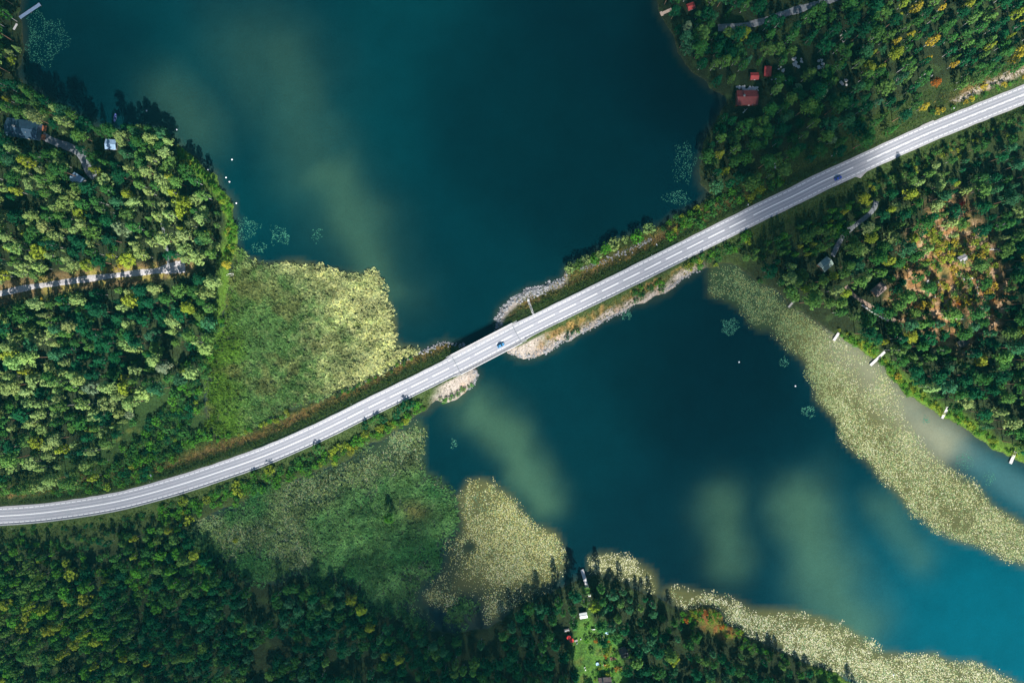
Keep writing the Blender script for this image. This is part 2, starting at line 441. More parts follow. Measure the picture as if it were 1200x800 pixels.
# submerged bed
gc = cmix(gc, sstep(0.1, -0.4, GSD), (0.05, 0.05, 0.03))
m, nt, out = new_mat("ground_mix")
b = nd(nt, "ShaderNodeBsdfPrincipled"); b.inputs['Roughness'].default_value = 0.95; b.inputs['Specular IOR Level'].default_value = 0.1
a = nd(nt, "ShaderNodeAttribute", attribute_name="soil")
f = noise(nt, 1.1, 5, 0.7)
f = ramp(nt, f, 0.32, 0.68, 0.45, 1.55)
g = nd(nt, "ShaderNodeVectorMath", operation='SCALE'); nt.links.new(a.outputs['Color'], g.inputs[0]); nt.links.new(f, g.inputs['Scale'])
nt.links.new(g.outputs[0], b.inputs['Base Color'])
bp = nd(nt, "ShaderNodeBump"); bp.inputs['Strength'].default_value = 0.7; bp.inputs['Distance'].default_value = 0.6
nt.links.new(noise(nt, 1.7, 4, 0.7), bp.inputs['Height']); nt.links.new(bp.outputs[0], b.inputs['Normal'])
nt.links.new(b.outputs[0], out.inputs[0])
MAT_GROUND = m
ground = link("ground", mesh_np("ground", np.c_[GX, GY, GH], GF, [MAT_GROUND], True, attrs={"soil": gc}))
tag(ground, "forest floor, verges and shores around the two lake basins", kind="structure")

# ------------------------------------------------------------------ water (deep colour, shallow olive bays, milky silt, painted cloud and sky reflections)
WX, WY, WF = grid_mesh(axis(-345, 345, 3.0, 4000), axis(-240, 240, 3.0, 4000))
wpx = WX/MPP+600; wpy = 400-WY/MPP
def capsule(pts, r, soft):
    d = seg_dist(wpx+14*fbm(WX, WY, 25, 3), wpy+14*fbm(WX, WY, 25, 5), np.array(pts, float), False)
    return np.exp(-(d/r)**2)
cloud_refl = np.zeros(len(WX))  # soft pale patches: cloud reflections painted into the water colour
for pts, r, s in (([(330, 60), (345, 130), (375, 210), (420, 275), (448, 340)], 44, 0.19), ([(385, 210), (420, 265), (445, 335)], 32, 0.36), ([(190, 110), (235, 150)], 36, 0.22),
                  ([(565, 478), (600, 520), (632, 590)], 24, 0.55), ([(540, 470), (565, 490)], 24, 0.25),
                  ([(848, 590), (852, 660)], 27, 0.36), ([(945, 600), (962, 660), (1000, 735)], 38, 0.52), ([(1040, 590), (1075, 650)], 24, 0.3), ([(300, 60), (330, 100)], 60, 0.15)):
    cloud_refl = np.maximum(cloud_refl, s*capsule(pts, r, 0))
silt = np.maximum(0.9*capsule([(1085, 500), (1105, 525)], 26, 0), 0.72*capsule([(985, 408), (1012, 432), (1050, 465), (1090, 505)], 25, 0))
shal = np.zeros(len(WX))
for poly, s in ((R_WEST, 1.0), (MARSH, 0.0), (R_TUFT, 0.3), (LILY_S, 1.0), (LILY_DOCK, 0.9), (LILY_SE, 1.0), (LILY_E, 1.0)):
    shal = np.maximum(shal, s*sstep(-2.5, 4.5, sdf(WX, WY, PA(poly))+2*fbm(WX, WY, 12, 4)))
wsd = land_sd(WX, WY)
shal = np.maximum(shal, 0.22*sstep(-4.5, 0, wsd))
# still clear channel off the east shore, milky grey-blue
chan = sstep(-4, 10, sdf(WX, WY, PA([(1050, 470), (1080, 480), (1140, 512), (1200, 548), (1300, 600), (1300, 670), (1200, 605), (1160, 580), (1110, 540)])))
blue = sstep(820, 1150, wpx)*sstep(480, 720, wpy)  # bluer and brighter to the lower right: sky reflection put into the colour
dark_pool = np.maximum(np.exp(-((wpx-550)/10)**2-((wpy-641)/10)**2), polymask(WX, WY, [(488, 660), (510, 630), (540, 628), (545, 655), (530, 690), (560, 690), (600, 690), (650, 700), (600, 715), (560, 700), (520, 705)], 6)*0.8)
DEEP = np.array([0.0002, 0.0130, 0.0185]); TEAL = np.array([0.0004, 0.028, 0.033]); BLUE = np.array([0.0003, 0.072, 0.098])
SHAL = np.array([0.085, 0.088, 0.030]); CLOUD_REFL = np.array([0.056, 0.128, 0.070]); SILT = np.array([0.19, 0.20, 0.13])
wc = np.tile(DEEP, (len(WX), 1))
wc = cmix(wc, sstep(-0.5, 0.5, fbm(WX, WY, 90, 8))*0.5*sstep(800, 300, wpx+0*wpy)+0.25*sstep(420, 330, np.hypot(wpx-420, wpy-350)), TEAL)
wc = cmix(wc, blue*0.95, BLUE)
wc = cmix(wc, np.clip(cloud_refl, 0, 1), CLOUD_REFL)
wc = cmix(wc, np.clip(shal*0.92, 0, 1), SHAL)
wc = cmix(wc, sstep(-2, 3, sdf(WX, WY, PA(MARSH)))*0.9, (0.030, 0.052, 0.022))
wc = cmix(wc, sstep(0, 6, sdf(WX, WY, PA(R_WEST)))*0.8, (0.05, 0.075, 0.026))
up_ = sstep(960, 880, wpx)*sstep(-2, 3, sdf(WX, WY, PA(LILY_E)))
wc = cmix(wc, up_*0.85, (0.022, 0.050, 0.022))
wc = cmix(wc, chan*0.85, (0.035, 0.10, 0.105))
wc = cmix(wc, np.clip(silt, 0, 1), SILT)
wc = cmix(wc, np.clip(dark_pool, 0, 1)*0.9, (0.006, 0.02, 0.016))
m, nt, out = new_mat("lake_water")
b = nd(nt, "ShaderNodeBsdfPrincipled"); b.inputs['Roughness'].default_value = 0.12; b.inputs['IOR'].default_value = 1.33; b.inputs['Specular IOR Level'].default_value = 0.32
a = nd(nt, "ShaderNodeAttribute", attribute_name="turbidity_and_reflection")
f1 = ramp(nt, noise(nt, 0.05, 6, 0.75), 0.3, 0.7, 0.88, 1.12)
f2 = ramp(nt, noise(nt, 0.9, 3, 0.7), 0.3, 0.7, 0.92, 1.08)
fm = nd(nt, "ShaderNodeMath", operation='MULTIPLY'); nt.links.new(f1, fm.inputs[0]); nt.links.new(f2, fm.inputs[1]); f = fm.outputs[0]
g = nd(nt, "ShaderNodeVectorMath", operation='SCALE'); nt.links.new(a.outputs['Color'], g.inputs[0]); nt.links.new(f, g.inputs['Scale'])
nt.links.new(g.outputs[0], b.inputs['Base Color'])
bp = nd(nt, "ShaderNodeBump"); bp.inputs['Strength'].default_value = 0.3; bp.inputs['Distance'].default_value = 0.25
nt.links.new(noise(nt, 1.6, 3, 0.6), bp.inputs['Height']); nt.links.new(bp.outputs[0], b.inputs['Normal'])
nt.links.new(b.outputs[0], out.inputs[0])
water = link("water", mesh_np("water", np.c_[WX, WY, np.zeros(len(WX))], WF, [m], True, attrs={"turbidity_and_reflection": wc}))
tag(water, "dark teal lake water with pale painted cloud reflections, silt and olive shallows", kind="structure")

# ------------------------------------------------------------------ clouds high above, outside the frame: they shade parts of the land
CL_H = 1500.0
def cloud_mat(name, dens):
    m, nt, out = new_mat(name)
    v = nd(nt, "ShaderNodeVolumePrincipled"); v.inputs['Color'].default_value = (0.95, 0.96, 1.0, 1); v.inputs['Density'].default_value = dens
    v.inputs['Anisotropy'].default_value = 0.2
    nt.links.new(v.outputs[0], out.inputs['Volume'])
    return m
def make_cloud(px, py, rx, ry, tau, rot=0.0, thick=45.0, seed=0):
    x, y, _ = P(px, py); CL_H = 1100.0+seed*125.0
    off = CL_H/math.tan(SUN_EL)
    cx, cy = x+SUN_TO.x*off, y+SUN_TO.y*off
    bm = bmesh.new(); bmesh.ops.create_icosphere(bm, subdivisions=5, radius=1.0)
    co = np.array([v.co[:] for v in bm.verts])
    ang = math.radians(rot)
    n = fbm(co[:, 0]*3+seed*5, co[:, 1]*3+co[:, 2], 1.6, seed, 3)
    r = 1+0.26*n
    for v, c, q in zip(bm.verts, co, r):
        X = c[0]*q*rx*MPP; Y = c[1]*q*ry*MPP
        v.co = (X*math.cos(ang)-Y*math.sin(ang), X*math.sin(ang)+Y*math.cos(ang), c[2]*q*thick)
    me = bpy.data.meshes.new("cloud"); bm.to_mesh(me); bm.free()
    me.materials.append(cloud_mat("cloud_vapour", tau/(2*thick/math.sin(SUN_EL))))
    o = link("clouds", me); o.location = (cx, cy, CL_H)
    tag(o, "fair weather cloud drifting over the lake", kind="structure")
CLOUDS = [  # px, py, rx, ry, tau, rot
    (890, 40, 170, 120, 1.5, 0), (936, 190, 92, 62, 4.0, 25), (680, 110, 190, 160, 0.9, 0), (810, 410, 150, 90, 1.1, -10), (960, 280, 95, 60, 0.6, 10),
    (330, 775, 360, 90, 1.6, 0), (545, 742, 125, 80, 1.7, 0), (420, 645, 160, 80, 0.8, 0), (40, 50, 150, 100, 1.2, 0), (110, 600, 280, 50, 1.5, 8),
    (850, 800, 130, 60, 0.9, 0), (1190, 270, 60, 90, 0.9, 0), (45, 240, 75, 42, 0.7, 5), (860, 250, 60, 50, 0.6, 0), (1120, 200, 60, 30, 0.5, 20), (885, 350, 62, 48, 0.9, 30),
]
for i, c in enumerate(CLOUDS):
    make_cloud(*c, seed=i)

# ------------------------------------------------------------------ thin blue air between the camera and the ground
hb = MB().box((0, 0, (CAM_H+12-9)/2), (26000, 26000, CAM_H+12+9))
m, nt, out = new_mat("haze_air")
v = nd(nt, "ShaderNodeVolumePrincipled"); v.inputs['Color'].default_value = (0.06, 0.80, 0.90, 1); v.inputs['Density'].default_value = 0.000032; v.inputs['Anisotropy'].default_value = 0.0
nt.links.new(v.outputs[0], out.inputs['Volume'])
tag(hb.build("haze", m), "thin blue air over the lake", kind="stuff")

# ------------------------------------------------------------------ road, markings
m, nt, out = new_mat("worn_asphalt")
b = nd(nt, "ShaderNodeBsdfPrincipled"); b.inputs['Roughness'].default_value = 0.8; b.inputs['Specular IOR Level'].default_value = 0.3
uv = nd(nt, "ShaderNodeAttribute", attribute_name="lane")     # (across, along/60, 0)
sep = nd(nt, "ShaderNodeSeparateXYZ"); nt.links.new(uv.outputs['Vector'], sep.inputs[0])
mp = nd(nt, "ShaderNodeMapping"); mp.inputs['Scale'].default_value = (1.6, 2.2, 1); nt.links.new(uv.outputs['Vector'], mp.inputs[0])
streak = ramp(nt, noise(nt, 1.0, 4, 0.7, vec=mp.outputs[0]), 0.3, 0.7, 0.0, 1.0)
c = mixc(nt, streak, (0.235, 0.24, 0.27), (0.36, 0.36, 0.385))
ab = nd(nt, "ShaderNodeMath", operation='ABSOLUTE'); nt.links.new(sep.outputs[0], ab.inputs[0])
s1 = nd(nt, "ShaderNodeMath", operation='SUBTRACT'); nt.links.new(ab.outputs[0], s1.inputs[0]); s1.inputs[1].default_value = 1.95
s2 = nd(nt, "ShaderNodeMath", operation='ABSOLUTE'); nt.links.new(s1.outputs[0], s2.inputs[0])
s3 = nd(nt, "ShaderNodeMath", operation='SUBTRACT'); nt.links.new(s2.outputs[0], s3.inputs[0]); s3.inputs[1].default_value = 0.8
s4 = nd(nt, "ShaderNodeMath", operation='ABSOLUTE'); nt.links.new(s3.outputs[0], s4.inputs[0])
wheel = ramp(nt, s4.outputs[0], 0.5, 0.1, 0, 0.75)
c = mixc(nt, wheel, c, (0.15, 0.16, 0.19))
c = mixc(nt, ramp(nt, ab.outputs[0], 4.3, 5.4, 0, 0.7), c, (0.30, 0.285, 0.27))
pat = noise(nt, 0.12, 4, 0.6)
c = mixc(nt, ramp(nt, pat, 0.52, 0.66, 0, 0.5), c, (0.22, 0.23, 0.25))
gr = noise(nt, 2.5, 3, 0.7)
c = mixc(nt, ramp(nt, gr, 0.35, 0.65, 0, 0.22), c, (0.5, 0.5, 0.5))
nt.links.new(c, b.inputs['Base Color']); nt.links.new(b.outputs[0], out.inputs[0])
MAT_ROAD = m
MAT_PAINT = plain("road_paint", (0.82, 0.82, 0.80), 0.6, var=0.08, scale=1.5)

s_road = np.arange(len(road))*2.0
def half_w(px):
    return 5.45+0.55*sstep(BRX0-14, BRX0, px)*sstep(BRX1+14, BRX1, px)
offs = np.array([-1, -0.999, -0.8, -0.6, -0.4, -0.2, 0, 0.2, 0.4, 0.6, 0.8, 0.999, 1.0])
hw = half_w(road_px_x)
jit = 0.18*vnoise(road[:, 0], road[:, 1], 5, 2)
vs = []; ua = []
for j, o in enumerate(offs):
    w = o*(hw + (jit if abs(o) > 0.9 else 0))
    z = np.full(len(road), ROAD_Z-0.025*abs(o)*5.0*0.4) if j not in (0, len(offs)-1) else np.full(len(road), ROAD_Z-0.9)
    vs.append(np.c_[road+rn*w[:, None], z]); ua.append(np.c_[w, s_road/60.0, np.zeros(len(road))])
vs = np.concatenate(vs); ua = np.concatenate(ua)
N = len(road); idx = np.arange(N*len(offs)).reshape(len(offs), N)
rf = np.stack([idx[:-1, :-1], idx[:-1, 1:], idx[1:, 1:], idx[1:, :-1]], -1).reshape(-1, 4)
me = mesh_np("road", vs, rf, [MAT_ROAD], False)
at = me.attributes.new("lane", 'FLOAT_VECTOR', 'POINT'); at.data.foreach_set("vector", ua.astype(np.float32).ravel())
tag(link("road", me), "two lane asphalt road crossing the lake on a causeway", kind="structure")

def road_at(s):
    x = np.interp(s, s_road, road[:, 0]); y = np.interp(s, s_road, road[:, 1])
    nx = np.interp(s, s_road, rn[:, 0]); ny = np.interp(s, s_road, rn[:, 1])
    return np.stack([x, y], -1), np.stack([nx, ny], -1)
def s_at_px(px):
    return float(np.interp(px, road_px_x, s_road))
S_END = s_road[-1]
pv = []; pf = []
def stripe(s0, s1, off, w):
    n = max(2, int((s1-s0)/2)+1)
    s = np.linspace(s0, s1, n); p, nn = road_at(s); b0 = sum(len(q) for q in pv)
    zt = ROAD_Z-0.05*abs(off)/5.5+0.014
    pv.append(np.c_[p+nn*(off-w/2), np.full(n, zt)]); pv.append(np.c_[p+nn*(off+w/2), np.full(n, zt)])
    k = np.arange(n-1)+b0
    pf.append(np.stack([k, k+1, k+1+n, k+n], -1))
# edge lines: short close dashes, centre: long dashes on the straight, unbroken on the bends
for off in (4.0, -4.0):
    s = 0.0
    while s < S_END-2:
        stripe(s, s+2.4, off, 0.26); s += 3.1
sA, sB = s_at_px(405), s_at_px(872)
sC, sD = s_at_px(1000), s_at_px(1016)
stripe(0, sA, 0.0, 0.36)
s = sA+1.2
while s < sB:
    stripe(s, s+10.6, 0.0, 0.42); s += 13.75
stripe(sB+6, sC, 0.12, 0.4); stripe(sD, S_END-2, 0.12, 0.34)
s = sD
while s < S_END-5:
    stripe(s, s+3.0, -0.36, 0.16); s += 6
tag(link("road_markings", mesh_np("road_markings", np.concatenate(pv), np.concatenate(pf), [MAT_PAINT])), "white painted lane and edge lines on the asphalt", kind="structure")

# gravel tracks, draped on the terrain
MAT_GRAVEL = plain("track_gravel", (0.37, 0.35, 0.35), 0.95, var=0.35, scale=0.8)
MAT_GRAVEL_D = plain("damp_and_shaded_track", (0.17, 0.18, 0.19), 0.95, var=0.35, scale=0.8)  # on the east track this dark tone is painted cloud shade
MAT_YARD = plain("yard_soil", (0.24, 0.17, 0.125), 0.95, var=0.35, scale=0.9)
for k, (pts, w) in track_paths.items():
    t = np.gradient(pts, axis=0); t /= np.linalg.norm(t, axis=1)[:, None]; n = np.stack([-t[:, 1], t[:, 0]], 1)
    vs = []
    wv = w*(1+0.25*vnoise(pts[:, 0], pts[:, 1], 6, 4))
    if k == 'west': wv = wv+2.2*sstep(183, 200, pts[:, 0]/MPP*1.005+600)
    for o in (-1, -0.5, 0, 0.5, 1):
        q = pts+n*(o*wv)[:, None]
        h = terrain(q[:, 0], q[:, 1])[0]
        vs.append(np.c_[q, h+(0.10 if abs(o) < 1 else -0.05)])
    N = len(pts); idx = np.arange(5*N).reshape(5, N)
    f = np.stack([idx[:-1, :-1], idx[:-1, 1:], idx[1:, 1:], idx[1:, :-1]], -1).reshape(-1, 4)
    tag(link("gravel_track", mesh_np("gravel_track", np.concatenate(vs), f, [MAT_YARD if k == 'eastyard' else MAT_GRAVEL_D if k in ('villa', 'north', 'westfoot', 'east') else MAT_GRAVEL], True)), kind="structure")
# gravel aprons where side tracks leave the road
for poly in ([(994, 205), (1004, 201), (1020, 193), (1018, 199), (1013, 204), (1009, 208), (1002, 207)], [(1068, 158), (1074, 151), (1082, 146), (1094, 141), (1098, 143), (1085, 150)],
             [(898, 248), (915, 244), (930, 237), (934, 238), (922, 246), (905, 254)]):
    q = PA(poly, ROAD_Z); cen = q.mean(0); n = len(q)
    v = np.c_[np.vstack([q, cen]), np.full(n+1, ROAD_Z-0.09)]
    dn = np.c_[q+(q-cen)*0.15, np.full(n, ROAD_Z-0.9)]
    v = np.vstack([v, dn])
    f = np.array([(i, (i+1) % n, n) for i in range(n)]); f2 = np.array([(i, n+1+i, n+1+(i+1) % n, (i+1) % n) for i in range(n)])
    tag(link("gravel_apron", mesh_np("gravel_apron", v, [f, f2], [MAT_GRAVEL])), kind="structure")

# ------------------------------------------------------------------ bridge
MAT_CONC = plain("bridge_concrete", (0.42, 0.41, 0.40), 0.85, var=0.18, scale=0.7)
MAT_STEEL = plain("galvanised_steel", (0.62, 0.63, 0.65), 0.45, metal=0.3, var=0.12)
MAT_DARKSTEEL = plain("dark_railing", (0.10, 0.12, 0.13), 0.6, var=0.2)
sb0, sb1 = s_at_px(BRX0), s_at_px(BRX1)
mid, _ = road_at(np.array([(sb0+sb1)/2])); mid = mid[0]
bridge = thing("road_bridge", "short concrete road bridge over the channel between the two lakes", "bridge", (mid[0], mid[1], 0))
def sweep(name, mat, parent, s0, s1, offz, step=1.0, base=(0, 0, 0)):
    """sweep a closed cross-section [(offset, z)] along the road"""
    s = np.linspace(s0, s1, max(2, int((s1-s0)/step)+1)); p, nn = road_at(s); n = len(s); m_ = len(offz)
    v = np.concatenate([np.c_[p+nn*o-np.array(base[:2]), np.full(n, z-base[2])] for o, z in offz])
    idx = np.arange(n*m_).reshape(m_, n); nx = np.roll(idx, -1, axis=0)
    f = np.stack([idx[:, :-1], idx[:, 1:], nx[:, 1:], nx[:, :-1]], -1).reshape(-1, 4)
    caps = np.stack([idx[::-1, 0], idx[:, -1]])
    return link(name, mesh_np(name, v, [f, caps], [mat]), parent)
base = tuple(bridge.location)
zt = ROAD_Z
sweep("deck", MAT_CONC, bridge, sb0, sb1, [(-6.0, zt-0.95), (-3.2, zt-1.5), (3.2, zt-1.5), (6.0, zt-0.95), (6.0, zt-0.20), (-6.0, zt-0.20)], base=base)
for sgn in (1, -1):
    sweep("edge_beam", MAT_CONC, bridge, sb0, sb1, [(sgn*6.02, zt-1.0), (sgn*6.62, zt-1.0), (sgn*6.62, zt+0.22), (sgn*6.02, zt+0.22)], base=base)
    rail = sweep("railing", MAT_STEEL, bridge, sb0-3, sb1+3, [(sgn*6.26, zt+1.12), (sgn*6.42, zt+1.12), (sgn*6.42, zt+1.24), (sgn*6.26, zt+1.24)], base=base)
    sweep("lower_bar", MAT_STEEL, rail, sb0-3, sb1+3, [(sgn*6.30, zt+0.6), (sgn*6.38, zt+0.6), (sgn*6.38, zt+0.68), (sgn*6.30, zt+0.68)], base=base)
    for s in np.arange(sb0+0.5, sb1, 2.0):
        p, nn = road_at(np.array([s])); q = p[0]+nn[0]*sgn*6.34
        MB().box((q[0]-base[0], q[1]-base[1], zt+0.66), (0.1, 0.1, 0.9), math.atan2(-nn[0][0], nn[0][1])).build("railing_post", MAT_STEEL, rail)
for s in (sb0+0.4, sb1-0.4):
    p, nn = road_at(np.array([s])); ang = math.atan2(-nn[0][0], nn[0][1])
    MB().box((p[0][0]-base[0], p[0][1]-base[1], zt-0.06), (0.26, 10.6, 0.16), ang).build("expansion_joint", MAT_DARKSTEEL, bridge)
for fpos in (0.30, 0.70):
    p, nn = road_at(np.array([sb0+(sb1-sb0)*fpos])); ang = math.atan2(-nn[0][0], nn[0][1])
    MB().box((p[0][0]-base[0], p[0][1]-base[1], (zt-1.55-5)/2), (0.9, 8.0, zt-1.55+5), ang).build("pier", MAT_CONC, bridge, bevel=0.2)
for s in (sb0+1.0, sb1-1.0):
    p, nn = road_at(np.array([s])); ang = math.atan2(-nn[0][0], nn[0][1])
    MB().box((p[0][0]-base[0], p[0][1]-base[1], zt-2.6), (1.6, 11.4, 2.1), ang).build("abutment", MAT_CONC, bridge)

# ------------------------------------------------------------------ guardrails
MAT_RAIL = plain("guardrail_zinc", (0.58, 0.60, 0.62), 0.5, metal=0.25, var=0.15)
post_me = MB().box((0, 0, 0.05), (0.08, 0.12, 1.3)).build("rail_post_source", MAT_RAIL).data
bpy.data.objects.remove(bpy.data.objects["rail_post_source"])
def guardrail(px0, px1, off, label):
    s0, s1 = s_at_px(px0), s_at_px(px1)
    p, nn = road_at(np.array([(s0+s1)/2])); q = p[0]+nn[0]*off
    g = thing("guardrail", label, "guardrail", (q[0], q[1], zt-0.3), group="guardrails along the causeway road")
    a = 0.05
    sweep("beam", MAT_RAIL, g, s0, s1, [(off-a, zt+0.36), (off+a, zt+0.42), (off-a, zt+0.52), (off+a, zt+0.62), (off-a, zt+0.68), (off-2.4*a, zt+0.68), (off-2.4*a, zt+0.36)], step=2.0, base=tuple(g.location))
    for s in np.arange(s0+1, s1, 4.0):
        p, nn = road_at(np.array([s])); w = p[0]+nn[0]*(off+0.1*(1 if off > 0 else -1))
        o = bpy.data.objects.new("post", post_me); COL.objects.link(o); o.parent = g
        o.location = (w[0]-q[0], w[1]-q[1], 0.25); o.rotation_euler = (0, 0, math.atan2(-nn[0][0], nn[0][1]))
guardrail(-20, 420, -5.3, "zinc guardrail edging the road bend above the reedy marsh with the hedge of bushes")
guardrail(420, BRX0-4, -5.3, "zinc guardrail leading onto the bridge above the pale gravel spit")
guardrail(300, BRX0-4, 5.3, "zinc guardrail between the road and the large pale reed bed")
guardrail(BRX1+4, 800, 5.3, "zinc guardrail between the causeway road and the rocky shore with a staircase")
guardrail(BRX1+4, 800, -5.3, "zinc guardrail between the causeway road and the brown bank with pale gravel")

# ------------------------------------------------------------------ trees
def quads_from(pos, nor, size, r):
    n = len(pos)
    nor = nor/np.linalg.norm(nor, axis=1)[:, None]
    t = np.cross(nor, r.normal(size=(n, 3))); t /= np.linalg.norm(t, axis=1)[:, None]+1e-9
    b2 = np.cross(nor, t)
    s = size[:, None]
    v = np.stack([pos-t*s*0.62, pos-b2*s*0.36+t*s*0.05, pos+t*s*0.58, pos+b2*s*0.40-t*s*0.08], 1)
    v += r.normal(scale=0.06, size=v.shape)*s[:, None]
    f = np.arange(4*n).reshape(n, 4)
    return v.reshape(-1, 3), f
def clump_leaves(clumps, r, up=0.25, jit=0.4, lo=-0.55):
    P_, N_, S_ = [], [], []
    for c, rad, n, size in clumps:
        d = r.normal(size=(n, 3)); d /= np.linalg.norm(d, axis=1)[:, None]
        d[:, 2] = np.maximum(d[:, 2], lo)+0.1
        rad = np.asarray(rad, float)
        P_.append(np.asarray(c)+d*rad*(0.7+0.35*r.random((n, 1))))
        N_.append(d/rad*rad.mean()+jit*r.normal(size=(n, 3))+np.array([0, 0, up]))
        S_.append(size*(0.7+0.6*r.random(n)))
    return quads_from(np.concatenate(P_), np.concatenate(N_), np.concatenate(S_), r)
def crown_birch(r):
    H = 15.0; cl = []
    for i in range(34):
        t = (i+0.5*r.random())/34; z = 5.0+t*9.3
        R = 2.25*math.sqrt(max(0.02, math.sin(math.pi*min(1, (t*0.92+0.06))**0.85)))*(1-0.45*t)
        a = i*2.4+r.random(); q = R*math.sqrt(0.25+0.75*r.random())
        cl.append(((q*math.cos(a), q*math.sin(a), z), np.array([0.8, 0.8, 1.0])*(0.45+0.5*r.random()), 23, 0.54))
    return clump_leaves(cl, r, jit=0.22), H
def crown_broad(r):
    H = 12.0; cl = []
    for i in range(28):
        t = (i+0.5)/28; q = 2.45*math.sqrt(t)*(0.8+0.35*r.random()); a = i*2.4+0.5*r.random()
        z = 9.6-2.9*(q/2.6)**2+0.9*r.normal()
        cl.append(((q*math.cos(a), q*math.sin(a), z), np.array([0.8, 0.8, 0.75])*(0.6+0.6*r.random()), 28, 0.56))
    for i in range(6):
        a = i*1.05+r.random()*0.5; cl.append(((2.4*math.cos(a), 2.4*math.sin(a), 5.2+r.random()), np.full(3, 1.1), 26, 0.7))
    return clump_leaves(cl, r, jit=0.22), H
def crown_pine(r):
    H = 16.5; cl = []
    for i in range(20):
        t = (i+r.random())/20; z = 8.5+7.4*t
        L = (2.7*(1-t)**0.55*(0.55+0.6*r.random())+0.2); a = i*2.4+r.random()*0.8
        for u in (0.5, 1.0):
            cl.append(((L*u*math.cos(a), L*u*math.sin(a), z+0.35*u), np.array([0.95, 0.95, 0.6])*(0.8+0.5*r.random()), 19, 0.62))
    return clump_leaves(cl, r, up=0.35, jit=0.25), H
def crown_spruce(r):
    H = 11.0; cl = []
    for i in range(44):
        t = i/44; z = 0.9+10*t; L = 2.0*(1-t)**0.9*(0.8+0.35*r.random())+0.1; a = i*2.4+r.random()*0.5
        cl.append(((L*0.7*math.cos(a), L*0.7*math.sin(a), z), np.array([0.55, 0.55, 0.35])*(1.15-0.65*t), 10, 0.5))
    cl.append(((0, 0, 10.7), np.array([0.15, 0.15, 0.5]), 8, 0.3))
    return clump_leaves(cl, r, up=0.35), H
def crown_shrub(r):
    cl = []
    for i in range(12):
        a = r.random()*6.283; q = 1.25*math.sqrt(r.random()); z = 0.7+1.4*(1-(q/1.5)**2)*(0.7+0.4*r.random())
        cl.append(((q*math.cos(a), q*math.sin(a), z), np.full(3, 0.45+0.3*r.random()), 13, 0.42))
    return clump_leaves(cl, r, up=0.3), 2.6
def trunk_geo(kind, r):
    H = {'birch': 13.6, 'broad': 9.5, 'pine': 15.6, 'spruce': 9.6}[kind]
    mb = MB(); n = 7
    pts = [Vector((0.12*r.normal()*k/4, 0.12*r.normal()*k/4, -0.6+(H+0.6)*k/4)) for k in range(5)]
    r0 = {'birch': 0.14, 'broad': 0.22, 'pine': 0.20, 'spruce': 0.18}[kind]
    for k in range(4): mb.tube(pts[k], pts[k+1], r0*(1-k*0.22), r0*(1-(k+1)*0.22), n, cap=False)
    for i in range({'birch': 9, 'broad': 8, 'pine': 14, 'spruce': 0}[kind]):
        t = {'birch': 0.35, 'broad': 0.35, 'pine': 0.5}[kind]; t = t+(0.92-t)*i/10
        z = H*t; a = i*2.4; L = {'birch': 1.7, 'broad': 2.6, 'pine': 2.0}[kind]*(1.2-t)
        mb.tube((0, 0, z), (L*math.cos(a), L*math.sin(a), z+L*{'birch': 0.9, 'broad': 0.6, 'pine': 0.2}[kind]), r0*0.35, r0*0.1, 4, cap=False)
    v = np.array([tuple(p) for p in mb.v]); f = np.array([q for q in mb.f if len(q) == 4])
    return v, f
KINDS = {'birch': (crown_birch, 6), 'broad': (crown_broad, 6), 'pine': (crown_pine, 6), 'spruce': (crown_spruce, 3), 'shrub': (crown_shrub, 4)}
RAD = {'birch': 2.7, 'broad': 3.3, 'pine': 2.9, 'spruce': 2.0, 'shrub': 1.6}
PROTO = {}
for k, (fn, cnt) in KINDS.items():
    PROTO[k] = []
    for i in range(cnt):
        r = np.random.default_rng(1000+i*17+len(k)*101)
        (cv, cf), H = fn(r)
        cm = mesh_np(k+"_crown", cv, cf, [LEAF_OBJ])
        if k != 'shrub':
            tv, tf = trunk_geo(k, r); tm = mesh_np(k+"_trunk", tv, tf, [BARK[k if k in BARK else 'broad']], True)
        else: tv = tf = tm = None
        PROTO[k].append(dict(cv=cv, cf=cf, cm=cm, tv=tv, tf=tf, tm=tm))
# colour families (leaf albedo)
TINT = {
    'pale': ((0.215, 0.310, 0.100), "pale olive"), 'olive': ((0.088, 0.185, 0.042), "olive green"), 'green': ((0.040, 0.130, 0.030), "mid green"),
    'deep': ((0.012, 0.082, 0.032), "deep green"), 'lush': ((0.066, 0.205, 0.022), "bright green"), 'lime': ((0.215, 0.275, 0.030), "yellow-green"),
    'yellow': ((0.34, 0.28, 0.03), "golden yellow"), 'rust': ((0.32, 0.11, 0.02), "rusty orange"), 'red': ((0.40, 0.05, 0.03), "red"),
    'bluegreen': ((0.040, 0.135, 0.060), "blue-green"), 'grey': ((0.18, 0.25, 0.14), "grey-green"),
}
